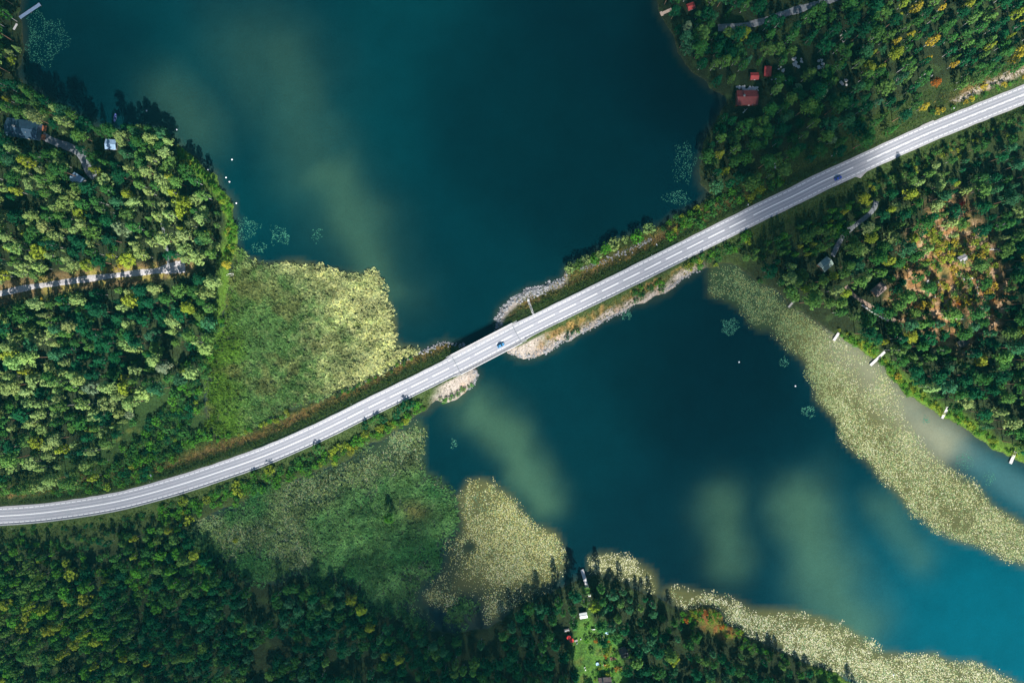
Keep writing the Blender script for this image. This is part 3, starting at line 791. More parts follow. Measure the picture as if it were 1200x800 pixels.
# zones: polygon (px), spacing m, {kind: weight}, {tint: weight}, (scale lo, hi), phrase
ZONES = [
    ("west wood north of the gravel track", [(-90, -60), (22, -60), (24, 80), (60, 116), (130, 152), (200, 156), (240, 205), (258, 250), (262, 300), (225, 308), (120, 318), (0, 336), (-90, 345)],
     4.7, dict(birch=5, broad=3, pine=2.5, spruce=1.5), dict(pale=7, olive=4, green=4, lime=1.0, bluegreen=1.5, deep=3, grey=0.3), (0.58, 1.18)),
    ("west wood south of the gravel track", [(-90, 372), (0, 362), (60, 350), (130, 338), (210, 326), (258, 330), (256, 380), (240, 430), (205, 450), (165, 480), (135, 520), (120, 560), (60, 580), (0, 583), (-90, 585)],
     4.7, dict(birch=4, broad=4, pine=2.5, spruce=1.5), dict(pale=7, olive=4, green=4, bluegreen=1.5, lime=0.6, deep=3, grey=0.3), (0.58, 1.18)),
    ("scrub wood between the road bend and the marsh", [(-90, 632), (60, 628), (150, 615), (220, 612), (228, 628), (262, 655), (272, 672), (225, 690), (170, 720), (130, 800), (60, 850), (-90, 850)],
     4.3, dict(broad=6, birch=3), dict(lush=3, green=6, lime=0.9, olive=2.5, deep=3), (0.6, 0.98)),
    ("dense south wood below the marsh", [(232, 692), (275, 676), (335, 686), (400, 690), (440, 722), (500, 742), (560, 748), (590, 760), (590, 850), (60, 850), (130, 800), (170, 730)],
     3.9, dict(broad=6, birch=3, pine=1), dict(green=5, deep=6, olive=1.5, lime=0.25, bluegreen=3), (0.56, 0.85)),
    ("wood around the lakeside garden", [(590, 735), (625, 706), (660, 688), (700, 677), (755, 695), (800, 735), (850, 760), (900, 770), (990, 800), (1090, 860), (590, 860)],
     5.0, dict(broad=5, birch=3, pine=2), dict(green=5, olive=2.5, deep=4, lime=0.5, grey=0.6, bluegreen=2), (0.6, 1.05)),
    ("north shore wood with the red roofs", [(772, -60), (776, 12), (786, 32), (797, 62), (835, 100), (852, 120), (838, 152), (824, 190), (824, 214), (836, 226), (870, 222), (930, 196), (1000, 176), (1050, 150), (1040, 90), (1020, -60)],
     5.2, dict(birch=5, broad=3, pine=2.5, spruce=2), dict(green=5, olive=4, deep=4, lime=0.8, bluegreen=2, grey=0.3), (0.62, 1.22)),
    ("autumn birch wood in the far corner", [(1020, -60), (1050, 150), (1066, 150), (1100, 130), (1140, 108), (1200, 84), (1300, 44), (1300, -60)],
     4.8, dict(birch=7, pine=2, spruce=1), dict(green=5, deep=3, olive=3, yellow=1.1, lime=3), (0.6, 1.0)),
    ("young spruce slope under the road", [(872, 288), (905, 268), (950, 248), (1000, 226), (1020, 235), (1005, 256), (982, 276), (965, 298), (940, 305), (905, 300), (885, 310), (866, 302)],
     3.3, dict(spruce=5, broad=2, birch=1), dict(green=5, lush=2, olive=4, lime=2), (0.62, 1.0)),
    ("east wood beside the heath clearing", [(885, 318), (905, 304), (950, 306), (985, 292), (1010, 262), (1034, 240), (1028, 216), (1060, 196), (1120, 168), (1200, 134), (1300, 94), (1300, 585), (1200, 530), (1160, 514), (1100, 474), (1060, 448), (1036, 418), (990, 388), (940, 360), (918, 345)],
     5.1, dict(pine=6, broad=3, birch=3, spruce=1), dict(green=5, olive=5, deep=3, pale=2.5, lime=1.2, bluegreen=1), (0.62, 1.22)),
]
AVOID = [  # px circles kept free of trees (buildings and yards)
    (16, 150, 15), (32, 156, 15), (42, 158, 12), (130, 172, 11), (88, 210, 3), (876, 114, 15), (885, 89, 8), (900, 83, 8), (811, 6, 7), (968, 309, 13), (1030, 340, 8), (1126, 302, 7), (1131, 400, 6),
    (708, 797, 9), (731, 765, 8), (684, 722, 6), (668, 747, 8), (865, 100, 7), (938, 72, 8), (962, 75, 7), (990, 98, 8), (1115, 290, 10), (1105, 320, 13), (1125, 340, 14), (1090, 355, 12), (1012, 352, 8), (270, 310, 9), (550, 760, 8)]
pts_all = []      # x, y, kind, tint, scale, zone
hashg = {}
def try_place(x, y, d):
    c = 5.0; i, j = int(x//c), int(y//c)
    for a in (-2, -1, 0, 1, 2):
        for b_ in (-2, -1, 0, 1, 2):
            for (qx, qy, qd) in hashg.get((i+a, j+b_), ()):
                if (qx-x)**2+(qy-y)**2 < (0.5*(d+qd))**2: return False
    hashg.setdefault((i, j), []).append((x, y, d)); return True
def pick(w, r):
    ks = list(w); p = np.array([w[k] for k in ks], float); return ks[r.choice(len(ks), p=p/p.sum())]
def pick_tint(w, r, x, y):
    a = float(fbm(x, y, 34, 3)); b_ = float(fbm(x, y, 20, 9))
    f = {'pale': 2.6*a, 'deep': -2.6*a, 'bluegreen': -1.0*a-1.5*b_, 'green': -0.8*a, 'olive': 1.0*a, 'lime': 1.5*a+2.2*b_, 'lush': 1.6*b_, 'yellow': 1.5*b_}
    return pick({k: v*math.exp(f.get(k, 0)) for k, v in w.items()}, r)
def add_plant(x, y, kind, tint, scale, zone, uniq=None):
    pts_all.append([x, y, kind, tint, scale, zone, uniq])
tr = np.random.default_rng(21)
# singled-out plants first: px, py, kind, tint, scale, label
SPECIAL = [
    (270, 311, 'broad', 'yellow', 0.82, "lone golden round tree at the shore beside the white rowing boat"),
    (1086, 103, 'broad', 'rust', 0.85, "rusty orange tree in the corner birch wood near the roadside gravel bank"),
    (1077, 76, 'birch', 'yellow', 0.72, "golden yellow birch just behind the rusty orange tree"),
    (1092, 18, 'birch', 'yellow', 0.75, "golden yellow birch deep inside the corner birch wood near the photo edge"),
    (458, 604, 'broad', 'lush', 0.98, "lone leafy tree on its islet in the middle of the dark green marsh"),
    (1143, 106, 'shrub', 'yellow', 1.7, "bright yellow bush at the head of the pale roadside gravel bank"),
    (1101, 236, 'broad', 'yellow', 0.5, "small golden tree at the upper rim of the heath clearing"),
    (1120, 240, 'shrub', 'red', 1.3, "red leaved bush at the upper rim of the heath clearing"),
    (276, 633, 'broad', 'lime', 0.6, "yellow-green tree where the scrub wood meets the lily-covered inlet"),
]
for px, py, k, t, s, lab in SPECIAL:
    x, y, _ = P(px, py); try_place(x, y, RAD[k]*s*2.3); add_plant(x, y, k, t, s, "by itself", lab)
for zname, poly, sp, kw, tw, (s0, s1) in ZONES:
    q = PA(poly, 3.0); lo = q.min(0); hi = q.max(0)
    ntry = int((hi-lo).prod()/(sp*sp)*7)
    X = lo[0]+(hi[0]-lo[0])*tr.random(ntry); Y = lo[1]+(hi[1]-lo[1])*tr.random(ntry)
    ok = inside(X, Y, q)
    X = X[ok]; Y = Y[ok]
    h, sd, rd = terrain(X, Y)
    px = X/MPP+600; py = 400-Y/MPP
    ok = (sd > 1.2) & (rd > np.where((px > 895) & (px < 1072) & (Y > np.interp(X, road[:, 0], road[:, 1])), 8.6, 15.5))
    for k, (tp, w) in track_paths.items(): ok &= seg_dist(X, Y, tp, False) > w+(np.where(Y < np.interp(X, tp[:, 0], tp[:, 1]), 7.5, 3.5) if k == 'west' else 3.0 if k in ('villa', 'north') else 1.0)
    for ax, ay, ar in AVOID:
        for kk in (0, 0.022, 0.045): ok &= np.hypot(px-(ax+(600-ax)*kk), py-(ay+(400-ay)*kk)) > ar+3
    nside = Y > np.interp(X, road[:, 0], road[:, 1])
    if 'east wood' in zname or 'spruce' in zname: ok &= rd > 17.5
    if 'scrub' in zname: ok &= rd > 20
    ok &= ~inside(X, Y, PA(GARDEN))
    hz = inside(X, Y, PA(HEATH)); ok &= ~(hz & (tr.random(len(X)) > 0.17))
    if 'west wood' in zname: ok &= (sd > 6.5) | (px < 207) | (py > 315) | (py < 150)
    if 'east wood' in zname: ok &= (sd > 5.5) | (px < 960)
    gap = fbm(X, Y, 22, 12); ok &= (gap > -0.42) & (fbm(X, Y, 13, 15) > -0.5)
    g1 = fbm(X, Y, 30, 13)
    SCL = 1.31 if 'spruce' not in zname else 1.1
    for x, y, gg in zip(X[ok], Y[ok], g1[ok]):
        s = s0+(s1-s0)*(0.5+0.5*tr.random()) if tr.random() < 0.55 else s0+(s1-s0)*tr.random()
        if try_place(x, y, sp*(0.69+0.58*(s-s0)/(s1-s0))*(1.0+0.15*gg)):
            kd = pick(kw, tr)
            dd = float(seg_dist(np.array([x]), np.array([y]), road[::4], False)[0])
            f_ = SCL*(0.88 if 'garden' in zname and x > 85 else 1.0)*(1.0 if 'spruce' in zname else 0.55+0.45*min(1, max(0, (dd-16)/22))) if y < np.interp(x, road[:, 0], road[:, 1]) else SCL
            if 'garden' in zname and x > 60 and land_sd(np.array([x]), np.array([y]))[0] < 14: f_ *= 0.72
            if y >= np.interp(x, road[:, 0], road[:, 1]) and 20 < dd < 30 and 'south' in zname: f_ *= 0.7
            add_plant(x, y, kd, pick_tint(tw, tr, x, y), s*f_, zname)
# shrub bands: path (px), half width px, count, tints, scale, phrase, kinds
BANDS = [
    ([(34, 110), (62, 122), (90, 136), (112, 148), (130, 158), (160, 158), (188, 158), (204, 163)], 3, 52, dict(lime=2, olive=4, green=4, pale=2), (1.1, 1.45), "west wood north of the gravel track", 'birch'),
    ([(195, 606), (230, 592), (265, 579), (300, 565), (335, 550), (365, 538)], 10, 140, dict(lush=6, green=3, lime=1), (1.1, 2.4), "bush hedge between the road bend and the marsh", 'shrub'),
    ([(365, 545), (400, 528), (440, 508), (470, 494), (497, 478)], 6, 105, dict(lush=5, lime=3), (0.9, 2.0), "bush hedge between the road bend and the marsh", 'shrub'),
    ([(425, 497), (448, 487), (466, 479), (484, 471)], 4, 18, dict(deep=4, green=3), (1.3, 2.4), "dark bushes above the gravel spit", 'shrub'),
    ([(518, 469), (530, 466), (543, 457), (550, 452)], 3, 18, dict(lush=4, green=3), (0.5, 0.9), "low bushes on the waterline of the gravel spit", 'shrub'),
    ([(670, 312), (688, 302), (703, 294), (723, 283), (743, 274), (765, 265)], 5, 52, dict(lush=2, olive=2, pale=5), (1.5, 2.9), "row of light bushes on the causeway shore", 'shrub'),
    ([(780, 268), (800, 260), (825, 248), (850, 236), (880, 226), (905, 215)], 9, 95, dict(lush=4, green=5, lime=1), (1.1, 2.4), "bush belt between the road and the north shore wood", 'shrub'),
    ([(742, 352), (752, 345), (762, 338), (775, 333)], 6, 24, dict(green=4, lush=3, deep=2), (0.7, 1.6), "bushes on the causeway bank above the gravel", 'shrub'),
    ([(676, 386), (665, 393)], 3, 6, dict(deep=3, lush=2), (0.6, 1.1), "low bushes at the gravel waterline of the causeway", 'shrub'),
    ([(808, 312), (820, 304), (840, 296), (858, 288), (875, 283)], 8, 42, dict(lush=5, lime=2, green=3), (1.3, 2.5), "bright bushes where the causeway meets the east wood", 'shrub'),
    ([(840, 315), (862, 318), (880, 328), (905, 345), (920, 354)], 5, 26, dict(green=4, olive=2, lime=2), (0.7, 1.4), "bushes on the shore of the green lily bay", 'shrub'),
    ([(212, 178), (232, 200), (255, 220), (268, 245), (272, 275), (268, 300)], 5, 90, dict(lush=6, lime=1.5), (0.5, 1.3), "bright bush fringe on the west shore", 'shrub'),
    ([(985, 390), (1010, 405), (1035, 425), (1048, 445), (1065, 458), (1090, 472), (1120, 488), (1150, 508), (1190, 530)], 5, 85, dict(lime=4, lush=5, yellow=0.5), (0.6, 1.5), "bright bush fringe on the east shore with jetties", 'shrub'),
    ([(140, 560), (165, 540), (200, 500), (225, 460), (245, 420), (255, 370)], 20, 230, dict(lush=4, green=6, lime=1, deep=4), (1.0, 2.4), "bushy edge between west wood and reed bed", 'shrub'),
    ([(60, 578), (120, 562), (170, 543), (212, 523), (240, 508)], 9, 60, dict(green=6, lush=3, lime=1.5), (0.9, 2.0), "bush thicket above the road bend", 'shrub'),
    ([(255, 513), (290, 503), (320, 490), (345, 478)], 4, 28, dict(lush=4, lime=2), (0.5, 1.2), "low bushes between the road verge and the reed bed", 'shrub'),
    ([(395, 462), (430, 446), (460, 430), (485, 418)], 3, 24, dict(lush=3, green=3, deep=2), (0.5, 1.1), "low bushes between the road verge and the reed bed", 'shrub'),
    ([(1020, 222), (1060, 204), (1110, 180), (1160, 160), (1210, 138)], 8, 90, dict(green=5, olive=3, lime=2, deep=3), (0.6, 1.3), "bushes on the verge under the eastern road", 'shrub'),
    ([(1090, 140), (1120, 128), (1160, 112), (1200, 96)], 6, 34, dict(lush=4, green=3, yellow=1.2), (0.6, 1.3), "bushes on the gravel bank above the eastern road", 'shrub'),
    ([(1070, 300), (1100, 270), (1130, 300), (1150, 340), (1130, 370), (1090, 360)], 30, 230, dict(lime=6, yellow=2.5, olive=4, rust=1.0, green=4), (0.7, 2.0), "mixed autumn bushes in the heath clearing", 'shrub'),
    ([(800, 725), (825, 718), (848, 728), (868, 742)], 8, 34, dict(lush=4, lime=2, rust=1), (0.6, 1.3), "bushes on the marshy south shore point", 'shrub'),
    ([(870, 755), (900, 768), (940, 782), (980, 797)], 5, 40, dict(lush=3, green=5), (0.8, 1.6), "bush fringe along the south shore", 'shrub'),
    ([(690, 735), (712, 752), (722, 775), (700, 790)], 13, 60, dict(lush=4, lime=2, rust=0.6, green=4), (0.4, 1.2), "small garden bushes on the lawn", 'shrub'),
    ([(10, 620), (80, 618), (150, 606), (185, 600)], 4, 26, dict(green=4, deep=4), (0.5, 1.0), "dark bushes below the road bend", 'shrub'),
    ([(-20, 690), (60, 680), (120, 700), (180, 680), (235, 665)], 34, 190, dict(lush=4, green=5, lime=2.5, olive=2), (0.9, 2.0), "undergrowth of the scrub wood below the road bend", 'shrub'),
    ([(10, 640), (80, 636), (150, 624), (200, 622)], 8, 70, dict(green=4, deep=4, lush=2), (0.7, 1.5), "undergrowth of the scrub wood below the road bend", 'shrub'),
    ([(90, 345), (100, 350), (30, 360)], 7, 26, dict(lime=4, yellow=1.5, olive=3), (0.4, 0.9), "low autumn bushes beside the west gravel track", 'shrub'),
    ([(130, 312), (150, 306), (165, 300)], 6, 20, dict(lime=4, yellow=2.5), (0.5, 1.1), "low autumn bushes beside the west gravel track", 'shrub'),
]
for path, hwp, cnt, tw, (s0, s1), phrase, kind in BANDS:
    pp = np.array(path, float); seg = np.linalg.norm(np.diff(pp, axis=0), axis=1); cum = np.r_[0, np.cumsum(seg)]
    for _ in range(cnt*3):
        s = tr.random()*cum[-1]; bx = np.interp(s, cum, pp[:, 0])+tr.normal()*hwp*0.55; by = np.interp(s, cum, pp[:, 1])+tr.normal()*hwp*0.55
        x, y, _ = P(bx, by, 1.5)
        h, sd, rd = terrain(np.array([x]), np.array([y]))
        if sd[0] < (-0.9 if 'waterline' in phrase else 0.1) or rd[0] < 8.0: continue
        if seg_dist(np.array([x]), np.array([y]), track_paths['west'][0], False)[0] < 3.0: continue
        sc_ = s0+(s1-s0)*tr.random()
        if try_place(x, y, 1.9*sc_ if kind == 'shrub' else 2.2):
            add_plant(x, y, kind, pick(tw, tr), sc_, phrase); cnt -= 1
            if cnt <= 0: break
print("plants", len(pts_all), {k: sum(p[2] == k for p in pts_all) for k in KINDS})

PX = np.array([p[0] for p in pts_all]); PY = np.array([p[1] for p in pts_all])
PZ, PSD, PRD = terrain(PX, PY)
KNAME = {'birch': ('birch_tree', 'birch tree', 'birch'), 'broad': ('broadleaf_tree', 'broadleaf tree', 'broadleaf tree'), 'pine': ('pine_tree', 'pine tree', 'pine'),
         'spruce': ('spruce_tree', 'spruce tree', 'spruce'), 'shrub': ('bush', 'bush', 'bush')}
MARKS = [("house with the blue roof", 26, 150), ("white shed", 128, 168), ("gravel track", 60, 335), ("gravel track's end", 210, 315), ("red roofed house", 876, 114), ("two red sheds", 893, 86),
         ("green hut", 968, 309), ("brown cottage", 1032, 340), ("garden lawn", 695, 760), ("dock", 690, 690), ("heath clearing", 1105, 310), ("reed bed", 255, 400), ("road", None, None), ("shore", None, None)]
def near_phrase(x, y, sd, rd):
    px, py = x/MPP+600, 400-y/MPP
    best = None; bd = 45
    for nme, mx, my in MARKS:
        if mx is None: continue
        d = math.hypot(px-mx, py-my)
        if d < bd: bd = d; best = nme
    if best: return "near the "+best
    if rd < 24: return "close to the road"
    if sd < 9: return "close to the shore"
    return None
jr = np.random.default_rng(5)
def tint_of(p):
    c = np.array(TINT[p[3]][0])*(0.82+0.4*jr.random())
    return c*(1+0.05*jr.normal(size=3))
tints = [np.clip(tint_of(p), 0.005, 0.6) for p in pts_all]
rots = jr.random(len(pts_all))*6.283
zs_all = np.where(np.array([p[2] == 'shrub' for p in pts_all]), 0.9, 0.66+0.36*jr.random(len(pts_all)))
prot = [int(jr.integers(len(PROTO[p[2]]))) for p in pts_all]
ZB = {}
for p in pts_all: ZB.setdefault(p[5], []).append((p[0], p[1]))
ZB = {k: (np.min(v, 0), np.max(v, 0)) for k, v in ZB.items()}
def part_of(x, y, zone):
    lo, hi = ZB[zone]; u = (x-lo[0])/max(1e-3, hi[0]-lo[0]); w_ = (y-lo[1])/max(1e-3, hi[1]-lo[1])
    h_ = "left" if u < 0.33 else "right" if u > 0.67 else "middle"
    return ("upper " if w_ > 0.5 else "lower ")+h_+" part"
inframe = (np.abs(PX) < 296) & (np.abs(PY) < 196)
for kind in KINDS:
    ids = [i for i, p in enumerate(pts_all) if p[2] == kind]
    ids.sort(key=lambda i: (pts_all[i][6] is None, not inframe[i], -pts_all[i][4]))
    solo, mass = ids[:298], ids[298:]
    nm, cat, word = KNAME[kind]
    for i in solo:
        x, y, _, tn, s, zone, uniq = pts_all[i]
        pr = PROTO[kind][prot[i]]
        if uniq: lab = uniq; grp = None
        else:
            lo_, hi_ = (0.97, 1.28) if kind != 'shrub' else (0.9, 1.35)
            size = "small" if s < lo_ else ("tall" if kind != 'shrub' else "wide") if s > hi_ else ""
            nr = near_phrase(x, y, PSD[i], PRD[i]) if kind != 'shrub' else None
            w_ = [size, TINT[tn][1], word] if kind != 'shrub' else [size, TINT[tn][1], "bush in the"]
            if kind == 'shrub': lab = " ".join(q for q in w_ if q)+" "+zone
            else: lab = " ".join(q for q in w_ if q)+" in the "+zone
            if nr and len(lab.split())+len(nr.split()) <= 16 and nr.split()[-1] not in zone: lab += ", "+nr
            lab = lab.replace("bush in the bush ", "bush in the ").replace("bush in the bushes", "bush among the bushes").replace("bush in the low bushes", "bush among the low bushes").replace("bush in the bright bushes", "bush among the bright bushes")
            if ',' not in lab and len(lab.split()) <= 14: lab += ", "+(part_of(x, y, zone) if len(lab.split()) <= 13 else part_of(x, y, zone).replace(" part", ""))
            grp = ("trees of the " if kind != 'shrub' else "bushes, ")+zone
        if kind == 'shrub':
            o = link("bush", pr['cm']); o.location = (x, y, PZ[i]-0.1); o.rotation_euler = (0, 0, rots[i]); o.scale = (s, s, s*0.9)
            o["tint"] = [float(c) for c in tints[i]]; tag(o, lab, cat, grp)
        else:
            t = thing(nm, lab, cat, (x, y, PZ[i]), rots[i], grp, s); t.scale = (s, s, s*float(zs_all[i]))
            c = link("crown", pr['cm'], t); c["tint"] = [float(q) for q in tints[i]]
            link("trunk", pr['tm'], t)
    if mass:
        V, F, FM, T = [], [], [], []; b0 = 0
        for i in mass:
            x, y, _, tn, s, zone, uniq = pts_all[i]; pr = PROTO[kind][prot[i]]
            c_, s_ = math.cos(rots[i])*s, math.sin(rots[i])*s
            for vv, ff, mi in ((pr['cv'], pr['cf'], 0), (pr['tv'], pr['tf'], 1)):
                if vv is None: continue
                w = np.c_[vv[:, 0]*c_-vv[:, 1]*s_+x, vv[:, 0]*s_+vv[:, 1]*c_+y, vv[:, 2]*s*zs_all[i]+PZ[i]]
                V.append(w); F.append(ff+b0); FM.append(np.full(len(ff), mi)); T.append(np.tile(tints[i], (len(w), 1))); b0 += len(w)
        mm = {'birch': 'birch_wood', 'broad': 'broadleaf_wood', 'pine': 'pine_wood', 'spruce': 'spruce_thicket', 'shrub': 'undergrowth'}[kind]
        o = link(mm, mesh_np(mm, np.concatenate(V), np.concatenate(F), [LEAF_GEO, BARK[kind if kind in BARK else 'broad']], fmat=np.concatenate(FM), attrs={"tint": np.concatenate(T)}))
        tag(o, "remaining smaller %s crowns filling the woods" % word if kind != 'shrub' else "low leafy undergrowth filling the gaps along the shores and verges", None, kind="stuff")

# ------------------------------------------------------------------ reeds and lily pads (stuff)
def scatter(polys, n, r, warp=2.0):
    out_ = []
    for poly in polys:
        q = PA(poly); lo, hi = q.min(0), q.max(0)
        m_ = int(n*(hi-lo).prod())
        X = lo[0]+(hi[0]-lo[0])*r.random(m_); Y = lo[1]+(hi[1]-lo[1])*r.random(m_)
        d = sdf(X+warp*vnoise(X, Y, 18, 2)+1.5*vnoise(X, Y, 6, 2), Y+warp*vnoise(X, Y, 18, 7)+1.5*vnoise(X, Y, 6, 5), q)
        out_.append(np.c_[X, Y, d][d > -1.2])
    return np.concatenate(out_)
def blades(X, Y, Z, hgt, spread, width, r, per):
    """per bent triangular blades per tuft"""
    n = len(X)*per
    bx = np.repeat(X, per)+r.normal(scale=0.22, size=n); by = np.repeat(Y, per)+r.normal(scale=0.22, size=n); bz = np.repeat(Z, per)
    a = r.random(n)*6.283; h = np.repeat(hgt, per)*(0.65+0.5*r.random(n)); l = np.repeat(spread, per)*(0.3+r.random(n)); w = np.repeat(width, per)*(0.7+0.6*r.random(n))
    dx, dy = np.cos(a), np.sin(a)
    v = np.stack([np.c_[bx-dy*w, by+dx*w, bz], np.c_[bx+dy*w, by-dx*w, bz], np.c_[bx+dx*l*0.5+dy*w*0.8, by+dy*l*0.5-dx*w*0.8, bz+h*0.8], np.c_[bx+dx*l*0.5-dy*w*0.8, by+dy*l*0.5+dx*w*0.8, bz+h*0.8], np.c_[bx+dx*l, by+dy*l, bz+h]], 1)
    i = np.arange(n)*5
    q = np.stack([i, i+1, i+2, i+3], -1); t = np.stack([i+3, i+2, i+4], -1)
    return v.reshape(-1, 3), [q, t]
def leafy(name, label, polys, dens, hgt, colfn, r, per=7, keep=None, spread=0.75, width=0.13, warp=2.0):
    p = scatter(polys, dens, r, warp)
    X, Y, D = p.T
    if keep is not None:
        k = keep(X, Y, D, r); X, Y, D = X[k], Y[k], D[k]
    H = hgt*(0.7+0.2*vnoise(X, Y, 9, 3)+0.75*vnoise(X, Y, 2.4, 8)+0.25*r.random(len(X)))*sstep(-3, 3, D)+0.3
    Z = np.maximum(terrain(X, Y)[0], -0.02)
    v, f = blades(X, Y, Z, H, np.full(len(X), spread), np.full(len(X), width), r, per)
    c = np.repeat(colfn(X, Y, D, r), per*5, axis=0)
    o = link(name, mesh_np(name, v, f, [LEAF_GEO], attrs={"tint": c}))
    tag(o, label, kind="stuff"); print(name, len(X))
def swathe(X, Y):
    wx = X+6*fbm(X, Y, 22, 3); wy = Y+6*fbm(X, Y, 22, 7)
    return fbm(0.9*wx+0.45*wy, 3.2*(-0.45*wx+0.9*wy), 14, 9)
def col_west(X, Y, D, r):
    px = X/MPP+600; py = 400-Y/MPP
    pale = np.clip(sstep(335, 440, px+0.35*(400-py)+22*fbm(X, Y, 20, 2))*0.8+0.4*fbm(X, Y, 24, 3)+0.3*vnoise(X, Y, 2.5, 4)+0.1*sstep(12, 3, D), 0, 1)
    c = cmix(np.tile((0.125, 0.245, 0.075), (len(X), 1)), pale, (0.61, 0.63, 0.31))
    c = cmix(c, sstep(300, 262, px+20*fbm(X, Y, 15, 6)), (0.11, 0.22, 0.03))
    c = cmix(c, sstep(0.15, 0.5, fbm(X, Y, 12, 9))*0.5*(1-pale), (0.22, 0.19, 0.08))
    c = c*(1+0.5*np.clip(swathe(X, Y), -0.7, 0.7))[:, None]
    return c*(0.65+0.7*r.random(len(X)))[:, None]
def col_south(X, Y, D, r):
    n = sstep(-0.4, 0.4, fbm(X, Y, 18, 4))
    c = cmix(np.tile((0.070, 0.22, 0.070), (len(X), 1)), n*0.7, (0.17, 0.33, 0.11))
    px = X/MPP+600; py = 400-Y/MPP
    c = cmix(c, pale_streak(X, Y)*0.75, (0.26, 0.30, 0.13)); c = cmix(c, sstep(0.1, 0.5, fbm(X, Y, 13, 14))*0.6, (0.05, 0.13, 0.05))
    c = c*(1+0.7*np.clip(swathe(X+40, Y), -0.7, 0.7))[:, None]
    c = cmix(c, np.exp(-((px-485)/14)**2-((py-598)/10)**2)*0.8, (0.3, 0.27, 0.10))
    return c*(0.65+0.7*r.random(len(X)))[:, None]
rr = np.random.default_rng(77)
def pale_streak(X, Y):
    px = X/MPP+600+10*fbm(X, Y, 14, 5); py = 400-Y/MPP+10*fbm(X, Y, 14, 9)
    d = seg_dist(px, py, np.array([(500, 492), (465, 525), (430, 548), (395, 556), (352, 582), (335, 608), (345, 650)], float), False)
    d2 = seg_dist(px, py, np.array([(232, 612), (262, 632), (298, 628), (330, 600)], float), False)
    return np.clip(np.maximum(np.maximum(sstep(46, 2, d), 0.8*sstep(30, 2, d2)), sstep(55, 18, np.hypot(px-478, py-512)))+0.35*fbm(X, Y, 9, 11), 0, 1)
leafy("reed_bed", "tall pale reeds of the large bed above the road", [R_WEST], 2.3, 1.35, col_west, rr, per=7, spread=0.9, width=0.13, keep=lambda X, Y, D, r: (r.random(len(X)) < sstep(-2.5, 4.5, D+2.5*fbm(X, Y, 8, 12))) & (swathe(X, Y) > -0.56+0.12*r.normal(size=len(X))))
leafy("marsh_sedge", "dark green sedge marsh below the road bend", [MARSH, R_TUFT], 2.4, 1.0, col_south, rr, per=7, spread=0.95, width=0.13, warp=7.0,
      keep=lambda X, Y, D, r: (r.random(len(X)) < sstep(-3, 9, D+5*fbm(X, Y, 10, 12))) & (r.random(len(X)) > 0.8*pale_streak(X, Y)) & (fbm(X, Y, 11, 2) > -0.5+0.25*r.normal(size=len(X))))

vn = 26000
vs_ = rr.random(vn)*S_END; off_ = 6.3+17*rr.random(vn)**0.9; sg_ = np.where(rr.random(vn) < 0.55, 1, -1)
vp, vnn = road_at(vs_); q_ = vp+vnn*(off_*sg_)[:, None]
hz_, sd_, _ = terrain(q_[:, 0], q_[:, 1]); vpx = q_[:, 0]/MPP+600
kk = (sd_ > 0.8) & (off_ < np.where(sg_ > 0, 23, 15)) & ~((sg_ < 0) & (vpx > 505) & (vpx < 640) & (rr.random(vn) < 0.85)) & ~((vpx > BRX0) & (vpx < BRX1))
q_, off_, sg_, hz_, vpx = q_[kk], off_[kk], sg_[kk], hz_[kk], vpx[kk]
dry = sstep(0, 2, off_-np.where(sg_ > 0, 9.5, 7.2)+1.2*vnoise(q_[:, 0], q_[:, 1], 4, 3))*sstep(19, 14.5, off_+3*vnoise(q_[:, 0], q_[:, 1], 9, 5))*np.where(sg_ > 0, 1.0, sstep(500, 560, vpx)*sstep(850, 800, vpx))*np.clip(0.75+1.3*fbm(q_[:, 0], q_[:, 1], 9, 8), 0, 1)
dry *= np.where((sg_ > 0) & (vpx > 890) & (vpx < 1090), 0.15, 1)
vc = cmix(np.tile((0.050, 0.095, 0.022), (len(q_), 1)), dry, (0.20, 0.135, 0.042)); vc = cmix(vc, dry*(rr.random(len(q_)) < 0.3), (0.34, 0.28, 0.09)); vc = cmix(vc, dry*(rr.random(len(q_)) < 0.25), (0.10, 0.15, 0.03)); vc *= (0.6+0.8*rr.random(len(q_)))[:, None]
gv, gf = blades(q_[:, 0], q_[:, 1], hz_-0.05, 0.25+0.45*rr.random(len(q_)), np.full(len(q_), 0.5), np.full(len(q_), 0.12), rr, 5)
tag(link("verge_grass", mesh_np("verge_grass", gv, gf, [LEAF_GEO], attrs={"tint": np.repeat(vc, 25, axis=0)})), "dry brown and green grass tufts on the road verges", kind="stuff")
def pad_mat():
    m, nt, out = new_mat("lily_pads")
    b = nd(nt, "ShaderNodeBsdfPrincipled"); b.inputs['Roughness'].default_value = 0.4; b.inputs['Specular IOR Level'].default_value = 0.5
    a = nd(nt, "ShaderNodeAttribute", attribute_name="tint"); nt.links.new(a.outputs['Color'], b.inputs['Base Color']); nt.links.new(b.outputs[0], out.inputs[0])
    return m
PAD = pad_mat()
def pads(name, label, X, Y, rad, col, r):
    n = len(X); K = 6
    a = np.linspace(0, 2*np.pi, K, endpoint=False)[None]+r.random((n, 1))*6.28
    rr_ = rad[:, None]*(0.8+0.4*r.random((n, K)))
    tx, ty = r.normal(scale=0.10, size=(2, n, 1))
    dx, dy = rr_*np.cos(a), rr_*np.sin(a)
    v = np.stack([X[:, None]+dx, Y[:, None]+dy, 0.05+0.04*r.random((n, 1))+dx*tx*0.35+dy*ty*0.35], -1).reshape(-1, 3)
    f = np.arange(n*K).reshape(n, K)
    tag(link(name, mesh_np(name, v, f, [PAD], attrs={"tint": np.repeat(col, K, axis=0)})), label, kind="stuff"); print(name, n)
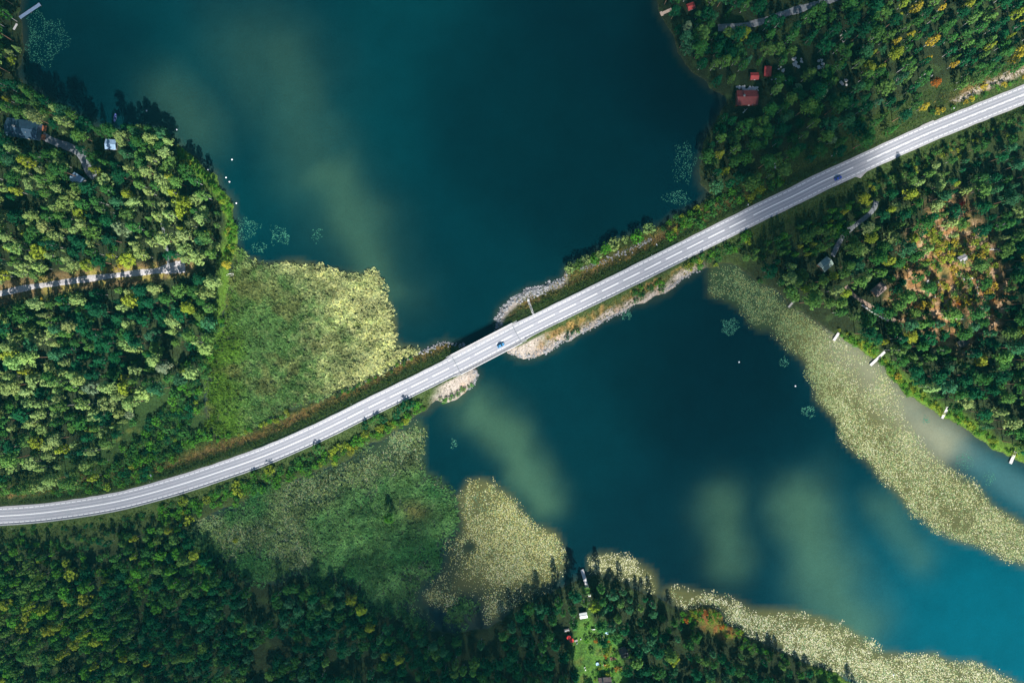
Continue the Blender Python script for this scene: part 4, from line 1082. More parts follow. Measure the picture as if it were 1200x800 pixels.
def lily(polys, dens, colfn, prob, name, label, r, rad=(0.10, 0.30)):
    p = scatter(polys, dens, r); X, Y, D = p.T
    k = r.random(len(X)) < prob(X, Y, D); X, Y, D = X[k], Y[k], D[k]
    h, sd, _ = terrain(X, Y); k = sd < 0.3; X, Y, D = X[k], Y[k], D[k]
    pads(name, label, X, Y, rad[0]+(rad[1]-rad[0])*r.random(len(X)), colfn(X, Y, D, r), r)
def holes(X, Y, hs):
    px = X/MPP+600; py = 400-Y/MPP; o = np.ones(len(X))
    for hx, hy, rx, ry, s in hs:
        o *= 1-s*np.exp(-(((px-hx)/rx)**2+((py-hy)/ry)**2)**2)
    return o
def clumpy(X, Y, D, a=0.55, sc=7):
    return np.clip(a-0.08+0.65*fbm(X, Y, sc, 6)+0.7*fbm(X, Y, 24, 10)+0.3*vnoise(X, Y, 2.0, 8), 0.02, 1)*sstep(-1.5, 5, D+3*fbm(X, Y, 10, 3))
PALE = np.array([0.38, 0.37, 0.17]); CREAM = np.array([0.50, 0.49, 0.33]); LGREEN = np.array([0.13, 0.22, 0.08]); OLIV = np.array([0.19, 0.20, 0.06])
def colmix(*cw):
    cols = np.array([c for c, _ in cw]); w = np.array([q for _, q in cw], float); w /= w.sum()
    def f(X, Y, D, r):
        return cols[r.choice(len(cols), size=len(X), p=w)]*(0.75+0.5*r.random(len(X)))[:, None]
    return f
def col_e(X, Y, D, r):
    px = X/MPP+600; py = 400-Y/MPP
    g = sstep(1005, 925, px+18*fbm(X, Y, 12, 3))[:, None]  # greener pads toward the causeway, with cloud shade partly painted into their colour
    a = colmix((PALE, 4), (CREAM, 1.4), (OLIV, 3), (LGREEN, 4))(X, Y, D, r); b_ = colmix((LGREEN, 4), (OLIV, 3), (np.array([0.06, 0.11, 0.05]), 3), (PALE, 0.5))(X, Y, D, r)
    return a*(1-g)+b_*g
lily([LILY_E], 7.0, col_e, lambda X, Y, D: clumpy(X, Y, D, 0.76)*holes(X, Y, [(1016, 440, 16, 20, 0.95), (975, 420, 14, 10, 0.5), (1100, 520, 22, 16, 0.9), (1055, 470, 18, 14, .6), (1150, 560, 14, 8, 0.5)]), "lily_pads",
     "water lily carpet along the east shore with jetties", rr)
lily([LILY_S], 6.2, colmix((PALE*1.05, 4), (CREAM, 0.8), (np.array([0.30, 0.28, 0.06]), 5), (LGREEN, 4)), lambda X, Y, D: clumpy(X, Y, D, 0.82)*holes(X, Y, [(550, 641, 10, 10, 1), (520, 660, 28, 26, .85), (545, 688, 40, 14, 0.8), (610, 695, 50, 14, .75), (540, 590, 6, 12, .7)]), "lily_pads",
     "water lily carpet in the south bay beside the sedge marsh", rr)
lily([MARSH], 7.5, colmix((PALE*0.7, 1.8), (LGREEN, 6), (OLIV*0.8, 3), (CREAM*0.6, 0.4), (np.array([0.07, 0.12, 0.04]), 3)), lambda X, Y, D: clumpy(X, Y, D, 0.72)*np.clip(pale_streak(X, Y)*0.9, 0.10, 1), "lily_pads",
     "lily and pondweed carpet under the roadside bush hedge", rr, (0.12, 0.34))
lily([LILY_DOCK], 6.0, colmix((PALE, 3), (CREAM, 1.3), (OLIV, 3)), lambda X, Y, D: clumpy(X, Y, D, 0.6)*holes(X, Y, [(740, 690, 40, 10, .8)]), "lily_pads", "small lily patch beside the south dock", rr)
lily([LILY_SE], 7.0, colmix((CREAM, 2.5), (PALE, 3.5), (OLIV, 2.5), (LGREEN, 2.5)), lambda X, Y, D: clumpy(X, Y, D, 0.6), "lily_pads", "pale lily belt along the south shore", rr, (0.12, 0.34))
# loose floating patches on open water
LOOSE = [(50, 45, 24, 28, 500, "by the north-west landing stage"), (215, 262, 0, 0, 0, ""), (290, 268, 14, 12, 150, "off the bright west shore"), (328, 276, 14, 10, 130, "off the reed bed"), (305, 290, 8, 6, 50, "off the reed bed"), (372, 275, 6, 8, 30, "off the reed bed"),
         (803, 190, 12, 22, 170, "off the north shore wood"), (795, 232, 16, 9, 110, "off the north shore wood"), (855, 383, 9, 9, 190, "beside the green lily bay"), (919, 424, 5, 6, 40, "beside the lily carpet"), (947, 482, 8, 7, 60, "beside the lily carpet"),
         (532, 520, 4, 6, 26, "off the south bay"), (735, 369, 6, 6, 60, "at the causeway gravel"), (785, 8, 4, 3, 10, "at the north jetty"), (1085, 492, 6, 5, 26, "off the third jetty"), (1130, 540, 10, 9, 60, "in the clear channel"), (1160, 560, 8, 9, 40, "in the clear channel"), (560, 590, 18, 14, 60, "at the south bay edge")]
X, Y = [], []
for px, py, rx, ry, n, _ in LOOSE:
    n = int(n*1.7)
    a = rr.random(n)*6.28; q = np.sqrt(rr.random(n))
    wob = 1+0.5*vnoise(np.cos(a)*3+px, np.sin(a)*3+py, 1.5, 4)
    X.append((px+rx*q*wob*np.cos(a)-600)*MPP); Y.append((400-py-ry*q*wob*np.sin(a))*MPP)
X = np.concatenate(X); Y = np.concatenate(Y); k = terrain(X, Y)[1] < 0; X, Y = X[k], Y[k]
pads("floating_leaves", "loose floating leaf patches on the open water", X, Y, 0.12+0.15*rr.random(len(X)), np.array([0.035, 0.15, 0.09])*(0.6+0.9*rr.random((len(X), 1))), rr)

# ------------------------------------------------------------------ riprap and boulders
def rock_geo(r, sub=1):
    bm = bmesh.new(); bmesh.ops.create_icosphere(bm, subdivisions=sub, radius=1.0)
    for v in bm.verts:
        v.co *= 0.75+0.5*r.random(); v.co.z *= 0.65
    co = np.array([v.co[:] for v in bm.verts]); f = np.array([[v.index for v in q.verts] for q in bm.faces]); bm.free(); return co, f
MAT_STONE = plain("bank_stone", (0.215, 0.215, 0.22), 0.9, var=0.45, scale=0.8)
MAT_STONE_P = plain("pale_boulder", (0.52, 0.50, 0.47), 0.9, var=0.25, scale=1.2)
rocks = [rock_geo(rr) for _ in range(6)]
SHORES = [([(490, 414), (510, 406), (525, 401), (540, 403), (548, 410)], 3, 150, (0.3, 0.75)), ([(400, 459), (450, 436), (490, 414)], 2, 60, (0.3, 0.6)),
          ([(581, 388), (582, 374), (590, 362), (601, 350), (615, 342), (632, 338), (648, 334), (662, 326)], 5, 620, (0.3, 0.85)), ([(605, 350), (622, 346), (640, 338)], 5, 200, (0.3, 0.8)), ([(680, 316), (700, 309), (730, 296), (765, 280)], 3, 200, (0.25, 0.6)),
          ([(596, 412), (605, 418), (620, 417), (640, 412), (655, 402), (675, 392), (700, 380), (740, 360), (745, 357)], 3.5, 520, (0.25, 0.65)), ([(780, 340), (800, 326), (820, 316)], 3, 150, (0.25, 0.6)),
          ([(555, 432), (560, 440), (556, 450), (548, 456)], 2.5, 110, (0.25, 0.6)), ([(556, 432), (520, 462), (512, 466)], 4, 60, (0.15, 0.35)), ([(600, 410), (625, 410), (650, 398)], 6, 110, (0.15, 0.4))]
V, F, b0 = [], [], 0
for path, hwp, cnt, (s0, s1) in SHORES:
    pp = np.array(path, float); cum = np.r_[0, np.cumsum(np.linalg.norm(np.diff(pp, axis=0), axis=1))]
    s = rr.random(cnt)*cum[-1]; x = (np.interp(s, cum, pp[:, 0])+rr.normal(size=cnt)*hwp*0.5-600)*MPP; y = (400-np.interp(s, cum, pp[:, 1])-rr.normal(size=cnt)*hwp*0.5)*MPP
    h, sd, rd = terrain(x, y)
    for i in range(cnt):
        if sd[i] < -1.6 or rd[i] < 7.2: continue
        rv, rf_ = rocks[int(rr.integers(6))]; sc_ = (s0+(s1-s0)*rr.random()**3)*(0.75+0.5*rr.random()); a = rr.random()*6.28
        w = np.c_[(rv[:, 0]*math.cos(a)-rv[:, 1]*math.sin(a))*sc_+x[i], (rv[:, 0]*math.sin(a)+rv[:, 1]*math.cos(a))*sc_+y[i], rv[:, 2]*sc_+max(h[i], -0.2)+0.15*sc_]
        V.append(w); F.append(rf_+b0); b0 += len(w)
tag(link("riprap_stones", mesh_np("riprap_stones", np.concatenate(V), np.concatenate(F), [MAT_STONE])), "grey riprap stones heaped along the causeway waterline", kind="stuff")
rock_me = [mesh_np("boulder", *rock_geo(rr, 2), [MAT_STONE_P]) for _ in range(4)]
BOULD = [((864, 100), (890, 105), 26, "at the back wall of the large red roofed house"), ((930, 67), (944, 78), 14, "in the rocky outcrop right of the two red sheds"), ((960, 68), (965, 82), 9, "in the narrow outcrop deeper in the north wood"),
         ((911, 77), (920, 82), 6, "beside the upright red shed"), ((984, 94), (994, 102), 7, "in the low outcrop under the north wood birches"), ((1112, 300), (1150, 350), 12, "scattered over the heath clearing"), ((1088, 322), (1105, 350), 10, "in the pale rubble of the heath clearing"), ((905, 92), (925, 104), 6, "on the yard beside the red roofed house"),
         ((903, 183), (911, 196), 5, "in the gap of the north shore wood")]
for (x0, y0), (x1, y1), n, where in BOULD:
    for i in range(n):
        x, y, _ = P(x0+(x1-x0)*rr.random(), y0+(y1-y0)*rr.random(), 3)
        o = link("boulder", rock_me[int(rr.integers(4))]); z = float(terrain(np.array([x]), np.array([y]))[0][0])
        sc_ = 0.35+0.55*rr.random(); o.location = (x, y, z+0.1); o.scale = (sc_*1.2, sc_, sc_); o.rotation_euler = (0, 0, rr.random()*6.28)
        tag(o, "pale boulder "+where, "boulder", "pale boulders "+where)

# ------------------------------------------------------------------ buildings
def gz(x, y): return float(terrain(np.array([x]), np.array([y]))[0][0])
MAT_GLASS = plain("window_glass", (0.03, 0.05, 0.06), 0.1, var=0.1)
MAT_WHITE = plain("white_paint", (0.75, 0.75, 0.73), 0.6, var=0.08)
def roof_mat(name, col, rough=0.6, metal=0.0, period=0.45):
    m, nt, out = new_mat(name)
    b = nd(nt, "ShaderNodeBsdfPrincipled"); b.inputs['Roughness'].default_value = rough; b.inputs['Metallic'].default_value = metal
    g = nd(nt, "ShaderNodeTexCoord")
    w = nd(nt, "ShaderNodeTexWave"); w.inputs['Scale'].default_value = 0.314/period; w.inputs['Distortion'].default_value = 0.3; nt.links.new(g.outputs['Object'], w.inputs[0])
    f = ramp(nt, noise(nt, 0.6, 4, 0.7), 0.3, 0.7, 0, 1)
    c = mixc(nt, f, [x*0.7 for x in col], [min(1, x*1.25) for x in col])
    nt.links.new(c, b.inputs['Base Color'])
    bp = nd(nt, "ShaderNodeBump"); bp.inputs['Strength'].default_value = 0.6; bp.inputs['Distance'].default_value = 0.06
    nt.links.new(w.outputs['Fac'], bp.inputs['Height']); nt.links.new(bp.outputs[0], b.inputs['Normal']); nt.links.new(b.outputs[0], out.inputs[0])
    return m
def house(name, label, cat, px, py, L, W, rz, wallh, pitch, roofm, wallm, over=0.45, chimney=True, group=None, ridge_cap=None, windows=True):
    """gable house; ridge along local x"""
    x, y, _ = P(px, py, 4.5)
    z = gz(x, y)
    t = thing(name, label, cat, (x, y, z), rz, group)
    rh = W/2*pitch
    mb = MB()
    v = [(-L/2, -W/2, -0.6), (L/2, -W/2, -0.6), (L/2, W/2, -0.6), (-L/2, W/2, -0.6), (-L/2, -W/2, wallh), (L/2, -W/2, wallh), (L/2, W/2, wallh), (-L/2, W/2, wallh), (-L/2, 0, wallh+rh), (L/2, 0, wallh+rh)]
    mb.add(v, [(0, 1, 5, 4), (2, 3, 7, 6), (1, 2, 6, 9, 5), (3, 0, 4, 8, 7), (3, 2, 1, 0)])
    mb.build("wall", wallm, t)
    rb = MB(); o = over; th = 0.14; d = pitch*o
    for sgn in (-1, 1):
        a = [(-L/2-o, sgn*(W/2+o), wallh-d+0.02), (L/2+o, sgn*(W/2+o), wallh-d+0.02), (L/2+o, sgn*0.0, wallh+rh+0.02), (-L/2-o, sgn*0.0, wallh+rh+0.02)]
        rb.add(a+[(p[0], p[1], p[2]+th) for p in a], [(0, 1, 2, 3), (7, 6, 5, 4), (0, 4, 5, 1), (1, 5, 6, 2), (2, 6, 7, 3), (3, 7, 4, 0)])
    r = rb.build("roof", roofm, t)
    MB().box((0, 0, wallh+rh+th+0.04), (L+2*o, 0.32, 0.08)).build("ridge_cap", ridge_cap or roofm, r)
    if chimney:
        ch = MB().box((-L*0.2, 0.5, wallh+rh+0.3), (0.8, 0.8, 1.8)).build("chimney", MAT_STONE_P, r)
        MB().box((-L*0.2, 0.5, wallh+rh+1.25), (0.95, 0.95, 0.12)).build("chimney_cap", MAT_DARKSTEEL, ch)
    dr = MB().box((L*0.15, -W/2-0.03, 1.0), (0.95, 0.08, 2.0)).build("door", MAT_WHITE, t)
    MB().box((L*0.15+0.35, -W/2-0.1, 1.0), (0.05, 0.06, 0.14)).build("handle", MAT_DARKSTEEL, dr)
    if windows:
        for sx in (-0.28, 0.36):
            for sgn in (-1, 1):
                w = MB().box((L*sx, sgn*(W/2+0.02), wallh*0.58), (1.2, 0.07, 1.0)).build("window", MAT_WHITE, t)
                MB().box((L*sx, sgn*(W/2+0.06), wallh*0.58), (1.0, 0.03, 0.8)).build("pane", MAT_GLASS, w)
    return t
W_RED = plain("red_boards", (0.22, 0.045, 0.03), 0.8); W_BROWN = plain("brown_boards", (0.14, 0.085, 0.05), 0.85); W_GREY = plain("grey_boards", (0.3, 0.29, 0.27), 0.85); W_BLUE = plain("blue_boards", (0.10, 0.16, 0.24), 0.8)
RF_BLUE = roof_mat("dark_blue_roof", (0.028, 0.065, 0.105), 0.5); RF_PALE = roof_mat("pale_sheet_roof", (0.27, 0.40, 0.54), 0.5, 0.1); RF_RED = roof_mat("red_roof", (0.42, 0.045, 0.04), 0.6); RF_DRED = roof_mat("dark_red_roof", (0.17, 0.028, 0.026), 0.7)
RF_GREEN = roof_mat("grey_green_roof", (0.26, 0.34, 0.29), 0.6); RF_BROWN = roof_mat("brown_roof", (0.20, 0.15, 0.13), 0.75); RF_GREY = roof_mat("grey_roof", (0.34, 0.32, 0.33), 0.7); RF_DARK = roof_mat("dark_felt_roof", (0.05, 0.045, 0.045), 0.8)
D = math.radians
MAT_DECK = plain("orange_decking", (0.36, 0.12, 0.05), 0.8, var=0.2)
villa = house("lake_house", "large house with dark blue roof and orange deck in the west wood", "house", 26, 151, 18.2, 9.6, D(-8), 3.2, 0.30, RF_BLUE, W_BLUE, chimney=True)
for yy in (-2.6, 2.6):
    MB().box((10.7, yy, 0.35), (2.4, 3.0, 0.5)).build("deck", MAT_DECK, villa)
MB().tube((3, -2.0, 3.4), (3, -2.0, 4.6), 0.12, n=8).build("vent_pipe", MAT_WHITE, villa)
house("boat_shed", "pale blue sheet roofed shed among the bright trees at the west shore", "shed", 128, 168.5, 5.4, 5.0, D(-3), 2.4, 0.25, RF_PALE, W_GREY, chimney=False)
house("cabin", "small grey roofed cabin half hidden by trees below the damp track", "cabin", 90, 210, 6.5, 4.5, D(-32), 2.6, 0.5, RF_PALE, W_GREY, chimney=False)
house("red_house", "large house with dark red roof near the north lake shore", "house", 876, 114, 11.4, 7.6, D(0), 3.0, 0.35, RF_DRED, W_RED)
house("red_shed", "red roofed shed above the large red house, nearer to it", "shed", 885, 88.5, 4.0, 3.2, D(0), 2.2, 0.4, RF_RED, W_RED, chimney=False, group="small red roofed sheds")
house("red_shed", "upright red roofed shed between the rocky outcrop and the other shed", "shed", 900.5, 83, 4.8, 3.2, D(86), 2.2, 0.4, RF_RED, W_RED, chimney=False, group="small red roofed sheds")
house("red_shed", "dull red roofed shed by the north jetty", "shed", 810.5, 6, 3.6, 3.0, D(20), 2.2, 0.4, RF_RED, W_RED, chimney=False, group="small red roofed sheds")
house("green_hut", "grey-green roofed hut at the end of the eastern gravel track", "hut", 968, 309.5, 6.4, 5.2, D(42), 2.6, 0.5, RF_GREEN, W_BROWN, chimney=False)
house("brown_cottage", "brown roofed cottage under trees above the paved yard", "cottage", 1031, 339, 7.0, 4.6, D(42), 2.6, 0.5, RF_BROWN, W_BROWN)
house("grey_shed", "grey roofed shed at the edge of the heath clearing", "shed", 1127, 303, 4.0, 3.0, D(28), 2.2, 0.4, RF_GREY, W_GREY, chimney=False)
house("dark_shed", "dark roofed shed in shade below the heath clearing", "shed", 1131, 401, 4.2, 3.2, D(35), 2.3, 0.4, RF_DARK, W_GREY, chimney=False)
house("garden_cottage", "dark brown roofed cottage at the bottom of the garden lawn", "cottage", 709, 799, 6.6, 5.0, D(5), 2.5, 0.5, RF_BROWN, W_BROWN)
house("garden_shed", "dark shed at the side of the garden lawn beside tall trees", "shed", 731, 765, 3.6, 4.6, D(20), 2.2, 0.4, RF_DARK, W_GREY, chimney=False)
house("white_shed", "tiny white roofed shed at the head of the garden lawn", "shed", 684, 722, 3.6, 2.4, D(10), 2.0, 0.3, plain("white_sheet_roof", (0.62, 0.64, 0.62), 0.6, var=0.1), W_GREY, chimney=False, windows=False)

# retaining wall beside the paved yard
wp = smooth_path(PA([(1012, 357), (1022, 364), (1034, 371), (1044, 376)], 3), 1.0, 1)
mb = MB()
for i in range(len(wp)-1):
    a, b_ = wp[i], wp[i+1]; c = (a+b_)/2; z = gz(*c)
    mb.box((c[0], c[1], z+0.2), (np.linalg.norm(b_-a)*0.97, 0.7, 1.2), math.atan2(b_[1]-a[1], b_[0]-a[0]))
tag(mb.build("retaining_wall", MAT_STONE_P, bevel=0.04), "low pale stone retaining wall along the cottage yard", "wall")

# stone staircase from the road to the rocky shore
mb = MB(); a = np.array(P(625, 368, 3.6)[:2]); b_ = np.array(P(619, 352, 1.0)[:2])
for i in range(12):
    t = i/11; c = a*(1-t)+b_*t; z = max(gz(*c), 0.1)
    mb.box((c[0], c[1], z+0.05), (np.linalg.norm(b_-a)/12*1.02, 1.24, 0.3), math.atan2(b_[1]-a[1], b_[0]-a[0]))
tag(mb.build("staircase", MAT_STONE_P), "narrow concrete staircase from the bridge end down to the rocks", "stairs")

# ------------------------------------------------------------------ docks
W_PALE = plain("weathered_planks", (0.58, 0.56, 0.54), 0.85, var=0.2, scale=2); W_TAN = plain("new_planks", (0.66, 0.48, 0.36), 0.8, var=0.15, scale=2); W_BLUEG = plain("blue_grey_planks", (0.17, 0.24, 0.36), 0.85, var=0.2, scale=2)
def dock(p0, p1, w, mat, label, ends=()):
    a = np.array(P(*p0, 0.7)[:2]); b_ = np.array(P(*p1, 0.7)[:2]); L = float(np.linalg.norm(b_-a)); rz = math.atan2(b_[1]-a[1], b_[0]-a[0])
    t = thing("dock", label, "dock", (a[0], a[1], 0), rz, "docks on the lake shores")
    mb = MB(); n = max(4, int(L/0.32)); st = L/n
    for i in range(n): mb.box((st*(i+0.5), 0.02*((i*7) % 3-1), 0.72), (st*0.9, w, 0.09))
    for (c0, c1, ww) in ends: mb.box(((c0+c1)/2*L, 0, 0.80), ((c1-c0)*L, ww, 0.07))
    mb.build("deck", mat, t)
    for y in (-w*0.38, w*0.38):
        MB().box((L/2, y, 0.60), (L, 0.14, 0.15)).build("stringer", W_GREY, t)
    for x in np.linspace(0.4, L-0.3, 3):
        for y in (-w/2+0.1, w/2-0.1):
            MB().tube((x, y, -2.5), (x, y, 0.95), 0.09, n=7).build("pile", W_GREY, t)
dock((23, 21), (47, 5), 1.9, W_BLUEG, "blue-grey landing stage with pale end beside the floating leaves, northwest", ends=((0.9, 1.0, 2.0),))
dock((16, 35), (20, 28), 1.2, W_PALE, "short pale gangplank at the foot of the blue-grey landing stage")
dock((787, 11), (774, 17), 1.7, W_TAN, "tan wooden dock with a wider head below the dull red shed", ends=((0.8, 1.0, 2.6),))
dock((931, 352), (924, 360), 1.1, W_GREY, "short grey dock in the green lily bay, closest to the causeway")
dock((983, 390), (977, 399), 1.5, W_PALE, "short pale dock at the start of the bright bush fringe")
dock((1037, 412), (1020, 428), 1.5, W_PALE, "long two-part pale dock beside the round clear patch in the lilies")
dock((1111, 477), (1104, 490), 1.5, W_PALE, "pale dock on the clear channel past the silty water")
dock((1190, 529), (1184, 543), 1.8, W_PALE, "pale dock at the far end of the east shore by the photo edge")
dock((688, 688), (682, 667), 1.9, W_PALE, "long pale dock reaching out between two lily beds below the garden")
dock((692, 703), (690, 695), 1.6, W_PALE, "short pale boardwalk at the foot of the long south dock")

# ------------------------------------------------------------------ boats, buoys
def rowboat(px, py, L, rz, hull, inner, label):
    x, y, _ = P(px, py, 0.3); t = thing("rowing_boat", label, "boat", (x, y, max(0.0, gz(x, y))), rz)
    n = 11; secs = []
    for i in range(n):
        u = i/(n-1); w = 0.72*(math.sin(math.pi*min(1, 0.16+0.84*(1-u)))**0.6 if u < 0.999 else 0.0)*1.0+0.02
        secs.append((u*L-L/2, w, 0.1*(2*u-1)**2))
    v, f = [], []
    for x_, w, lift in secs: v += [(x_, -w, 0.5+lift), (x_, -w*0.75, 0.05+lift), (x_, 0, -0.12+lift), (x_, w*0.75, 0.05+lift), (x_, w, 0.5+lift)]
    for i in range(n-1):
        for k in range(4): f.append((i*5+k, i*5+k+1, i*5+k+6, i*5+k+5))
    f.append((0, 4, 3, 2, 1))
    MB().add(v, f).build("hull", hull, t, True)
    g = MB()
    for i in range(n-1):
        for sg in (0, 4):
            g.tube(v[i*5+sg], v[(i+1)*5+sg], 0.05, n=5)
    g.build("gunwale", inner, t)
    for xx in (-0.25, 0.15): MB().box((L*xx, 0, 0.34), (0.3, 1.15, 0.05)).build("thwart", inner, t)
rowboat(135, 138.5, 5.2, D(80), plain("blue_hull", (0.06, 0.09, 0.32), 0.5), plain("violet_trim", (0.16, 0.18, 0.42), 0.5), "blue rowing boat afloat in tree shade below the west shore")
rowboat(270, 322, 4.6, D(8), MAT_WHITE, W_PALE, "white rowing boat pulled ashore under the golden round tree")
B_WHITE = plain("buoy_white", (0.85, 0.85, 0.85), 0.4, var=0.05)
for px, py, lab in ((172, 130, "white buoy in the dark tree shadow off the west shore"), (207, 152, "white buoy at the corner of the west wood shadow"), (244, 199, "white buoy touching the bright west shore"), (272, 187, "lone white buoy far out beyond the west shore corner"),
                    (265, 208, "white buoy of the close pair off the west shore"), (269, 213, "second buoy of the close pair, nearer the open lake"), (277, 238, "white buoy at the bend of the bright west shore"), (932, 452, "lone white buoy on the dark lake beside the lily carpet"), (866, 424, "white buoy on the dark lake toward the causeway"), (1047, 790, "white buoy in the pale lily belt of the south shore")):
    x, y, _ = P(px, py)
    t = thing("buoy", lab, "buoy", (x, y, 0), 0, "white buoys on the lake")
    MB().lathe([(0.05, -0.3), (0.34, -0.15), (0.45, 0.1), (0.38, 0.35), (0.15, 0.52)], 14).build("float", B_WHITE, t, True)
    MB().lathe([(0.46, 0.06), (0.475, 0.1), (0.46, 0.16)], 14).build("band", MAT_STEEL, t, True)
    MB().tube((0, 0, 0.5), (0, 0, 0.8), 0.03).build("ring_pole", MAT_STEEL, t)

# ------------------------------------------------------------------ cars
def car(px, py, paint, label):
    s = s_at_px(px); p, nn = road_at(np.array([s])); rz = math.atan2(-nn[0][0], nn[0][1])
    off = -2.05; x, y = p[0]+nn[0]*off
    t = thing("car", label, "car", (x, y, ROAD_Z-0.02), rz)
    MB_ = bmesh.new()
    # body lower shell, profile sections along x
    secs = [(-2.2, 0.70, 0.38, 0.86), (-2.05, 0.84, 0.30, 0.98), (-1.3, 0.90, 0.28, 1.0), (0.0, 0.91, 0.28, 0.97), (0.9, 0.90, 0.28, 0.93), (1.7, 0.86, 0.28, 0.82), (2.1, 0.76, 0.32, 0.70), (2.25, 0.55, 0.40, 0.60)]
    v, f = [], []
    for X_, w, zl, zh in secs: v += [(X_, -w, zl), (X_, -w*1.02, (zl+zh)/2), (X_, -w*0.9, zh), (X_, 0, zh+0.03), (X_, w*0.9, zh), (X_, w*1.02, (zl+zh)/2), (X_, w, zl)]
    for i in range(len(secs)-1):
        for k in range(6): f.append((i*7+k, i*7+7+k, i*7+8+k, i*7+k+1))
        f.append((i*7+6, i*7+13, i*7+7, i*7))
    f.append(tuple(range(0, 7))); q = (len(secs)-1)*7; f.append(tuple(range(q+6, q-1, -1)))
    body = MB().add(v, f).build("body", paint, t, False, 0.05)
    cv = [(-1.75, 0.78, 0.98), (-1.2, 0.66, 1.42), (0.15, 0.66, 1.45), (0.95, 0.80, 0.96)]
    v = []
    for X_, w, z in cv: v += [(X_, -w, z), (X_, w, z)]
    lowv = [(-1.75, -0.8, 0.9), (-1.75, 0.8, 0.9), (0.95, -0.82, 0.88), (0.95, 0.82, 0.88)]
    cab = MB().add([(-1.24, -0.64, 1.40), (-1.24, 0.64, 1.40), (0.16, 0.64, 1.43), (0.16, -0.64, 1.43), (-1.24, -0.64, 1.46), (-1.24, 0.64, 1.46), (0.16, 0.64, 1.49), (0.16, -0.64, 1.49)],
                   [(0, 1, 2, 3), (7, 6, 5, 4), (0, 4, 5, 1), (1, 5, 6, 2), (2, 6, 7, 3), (3, 7, 4, 0)]).build("roof", paint, t, False, 0.03)
    MB().add([(0.16, -0.64, 1.44), (0.16, 0.64, 1.44), (0.95, 0.78, 0.95), (0.95, -0.78, 0.95)], [(0, 3, 2, 1)]).build("windscreen", MAT_GLASS, t)
    MB().add([(-1.24, -0.64, 1.42), (-1.24, 0.64, 1.42), (-1.8, 0.76, 0.99), (-1.8, -0.76, 0.99)], [(0, 1, 2, 3)]).build("rear_window", MAT_GLASS, t)
    for sg in (-1, 1):
        MB().add([(-1.24, sg*0.65, 1.42), (0.16, sg*0.65, 1.44), (0.95, sg*0.80, 0.94), (-1.8, sg*0.78, 0.97)], [(0, 1, 2, 3) if sg < 0 else (3, 2, 1, 0)]).build("side_window", MAT_GLASS, t)
        MB().box((0.75, sg*0.98, 0.98), (0.14, 0.2, 0.14)).build("mirror", paint, t)
        MB().box((2.06, sg*0.58, 0.66), (0.22, 0.3, 0.13)).build("headlight", MAT_WHITE, t)
        MB().box((-2.13, sg*0.62, 0.78), (0.16, 0.24, 0.14)).build("tail_light", plain("tail_red", (0.4, 0.02, 0.02), 0.4), t)
        for X_ in (-1.35, 1.42):
            w = MB().tube((X_, sg*0.70, 0.32), (X_, sg*0.93, 0.32), 0.32, n=18).build("wheel", MAT_DARKSTEEL, t)
            MB().tube((X_, sg*0.90, 0.32), (X_, sg*0.945, 0.32), 0.19, n=14).build("rim", MAT_STEEL, w)
    MB_.free()
car(585, 406, plain("light_blue_paint", (0.07, 0.25, 0.45), 0.3, metal=0.1, var=0.05), "bright blue car driving on the bridge")
car(980, 210, plain("dark_blue_paint", (0.05, 0.09, 0.42), 0.25, metal=0.2, var=0.05), "dark blue car in shade on the wooded road")

# ------------------------------------------------------------------ road signs and marker posts
SIGN_B = plain("sign_blue", (0.75, 0.77, 0.8), 0.5, var=0.05)
def sign(px, py, label, h=2.6, w=0.9):
    x, y, _ = P(px, py, 3.5); z = gz(x, y); s = s_at_px(px); p, nn = road_at(np.array([s])); rz = math.atan2(-nn[0][0], nn[0][1])
    t = thing("road_sign", label, "road sign", (x, y, z), rz)
    MB().tube((0, 0, -0.3), (0, 0, h+0.8), 0.06).build("pole", MAT_STEEL, t)
    MB().box((-0.12, 0, h+0.3), (0.10, w, w)).build("sign_panel", SIGN_B, t, bevel=0.02)
    MB().box((-0.05, 0, h+0.3), (0.04, w*0.7, 0.08)).build("bracket", MAT_STEEL, t)
sign(179, 556, "white road sign on the brown verge above the road bend", 2.8, 1.3)
sign(769, 287, "white road sign on the causeway verge by the row of light bushes", 2.8, 1.1)
sign(1114, 129, "white road sign below the roadside gravel bank", 2.4, 0.8)
sign(875, 241, "small road sign at the bush belt beside the shaded road", 2.4, 0.8)
for px, py, lab in ((176, 564, "marker post at the road edge beside the verge sign"), (53, 591, "marker post at the road edge on the outer bend"), (300, 526, "marker post at the road edge before the reed bed"), (412, 473, "marker post at the guardrail above the reed bed"), (763, 299, "marker post at the road edge near the causeway sign"), (14, 619, "marker post on the dark lower verge of the bend")):
    x, y, _ = P(px, py, 3.8); t = thing("marker_post", lab, "marker post", (x, y, gz(x, y)), 0, "marker posts along the road")
    MB().tube((0, 0, -0.3), (0, 0, 1.1), 0.09, 0.07).build("post", MAT_WHITE, t); MB().box((0, -0.09, 0.85), (0.1, 0.03, 0.18)).build("reflector", MAT_STEEL, t)

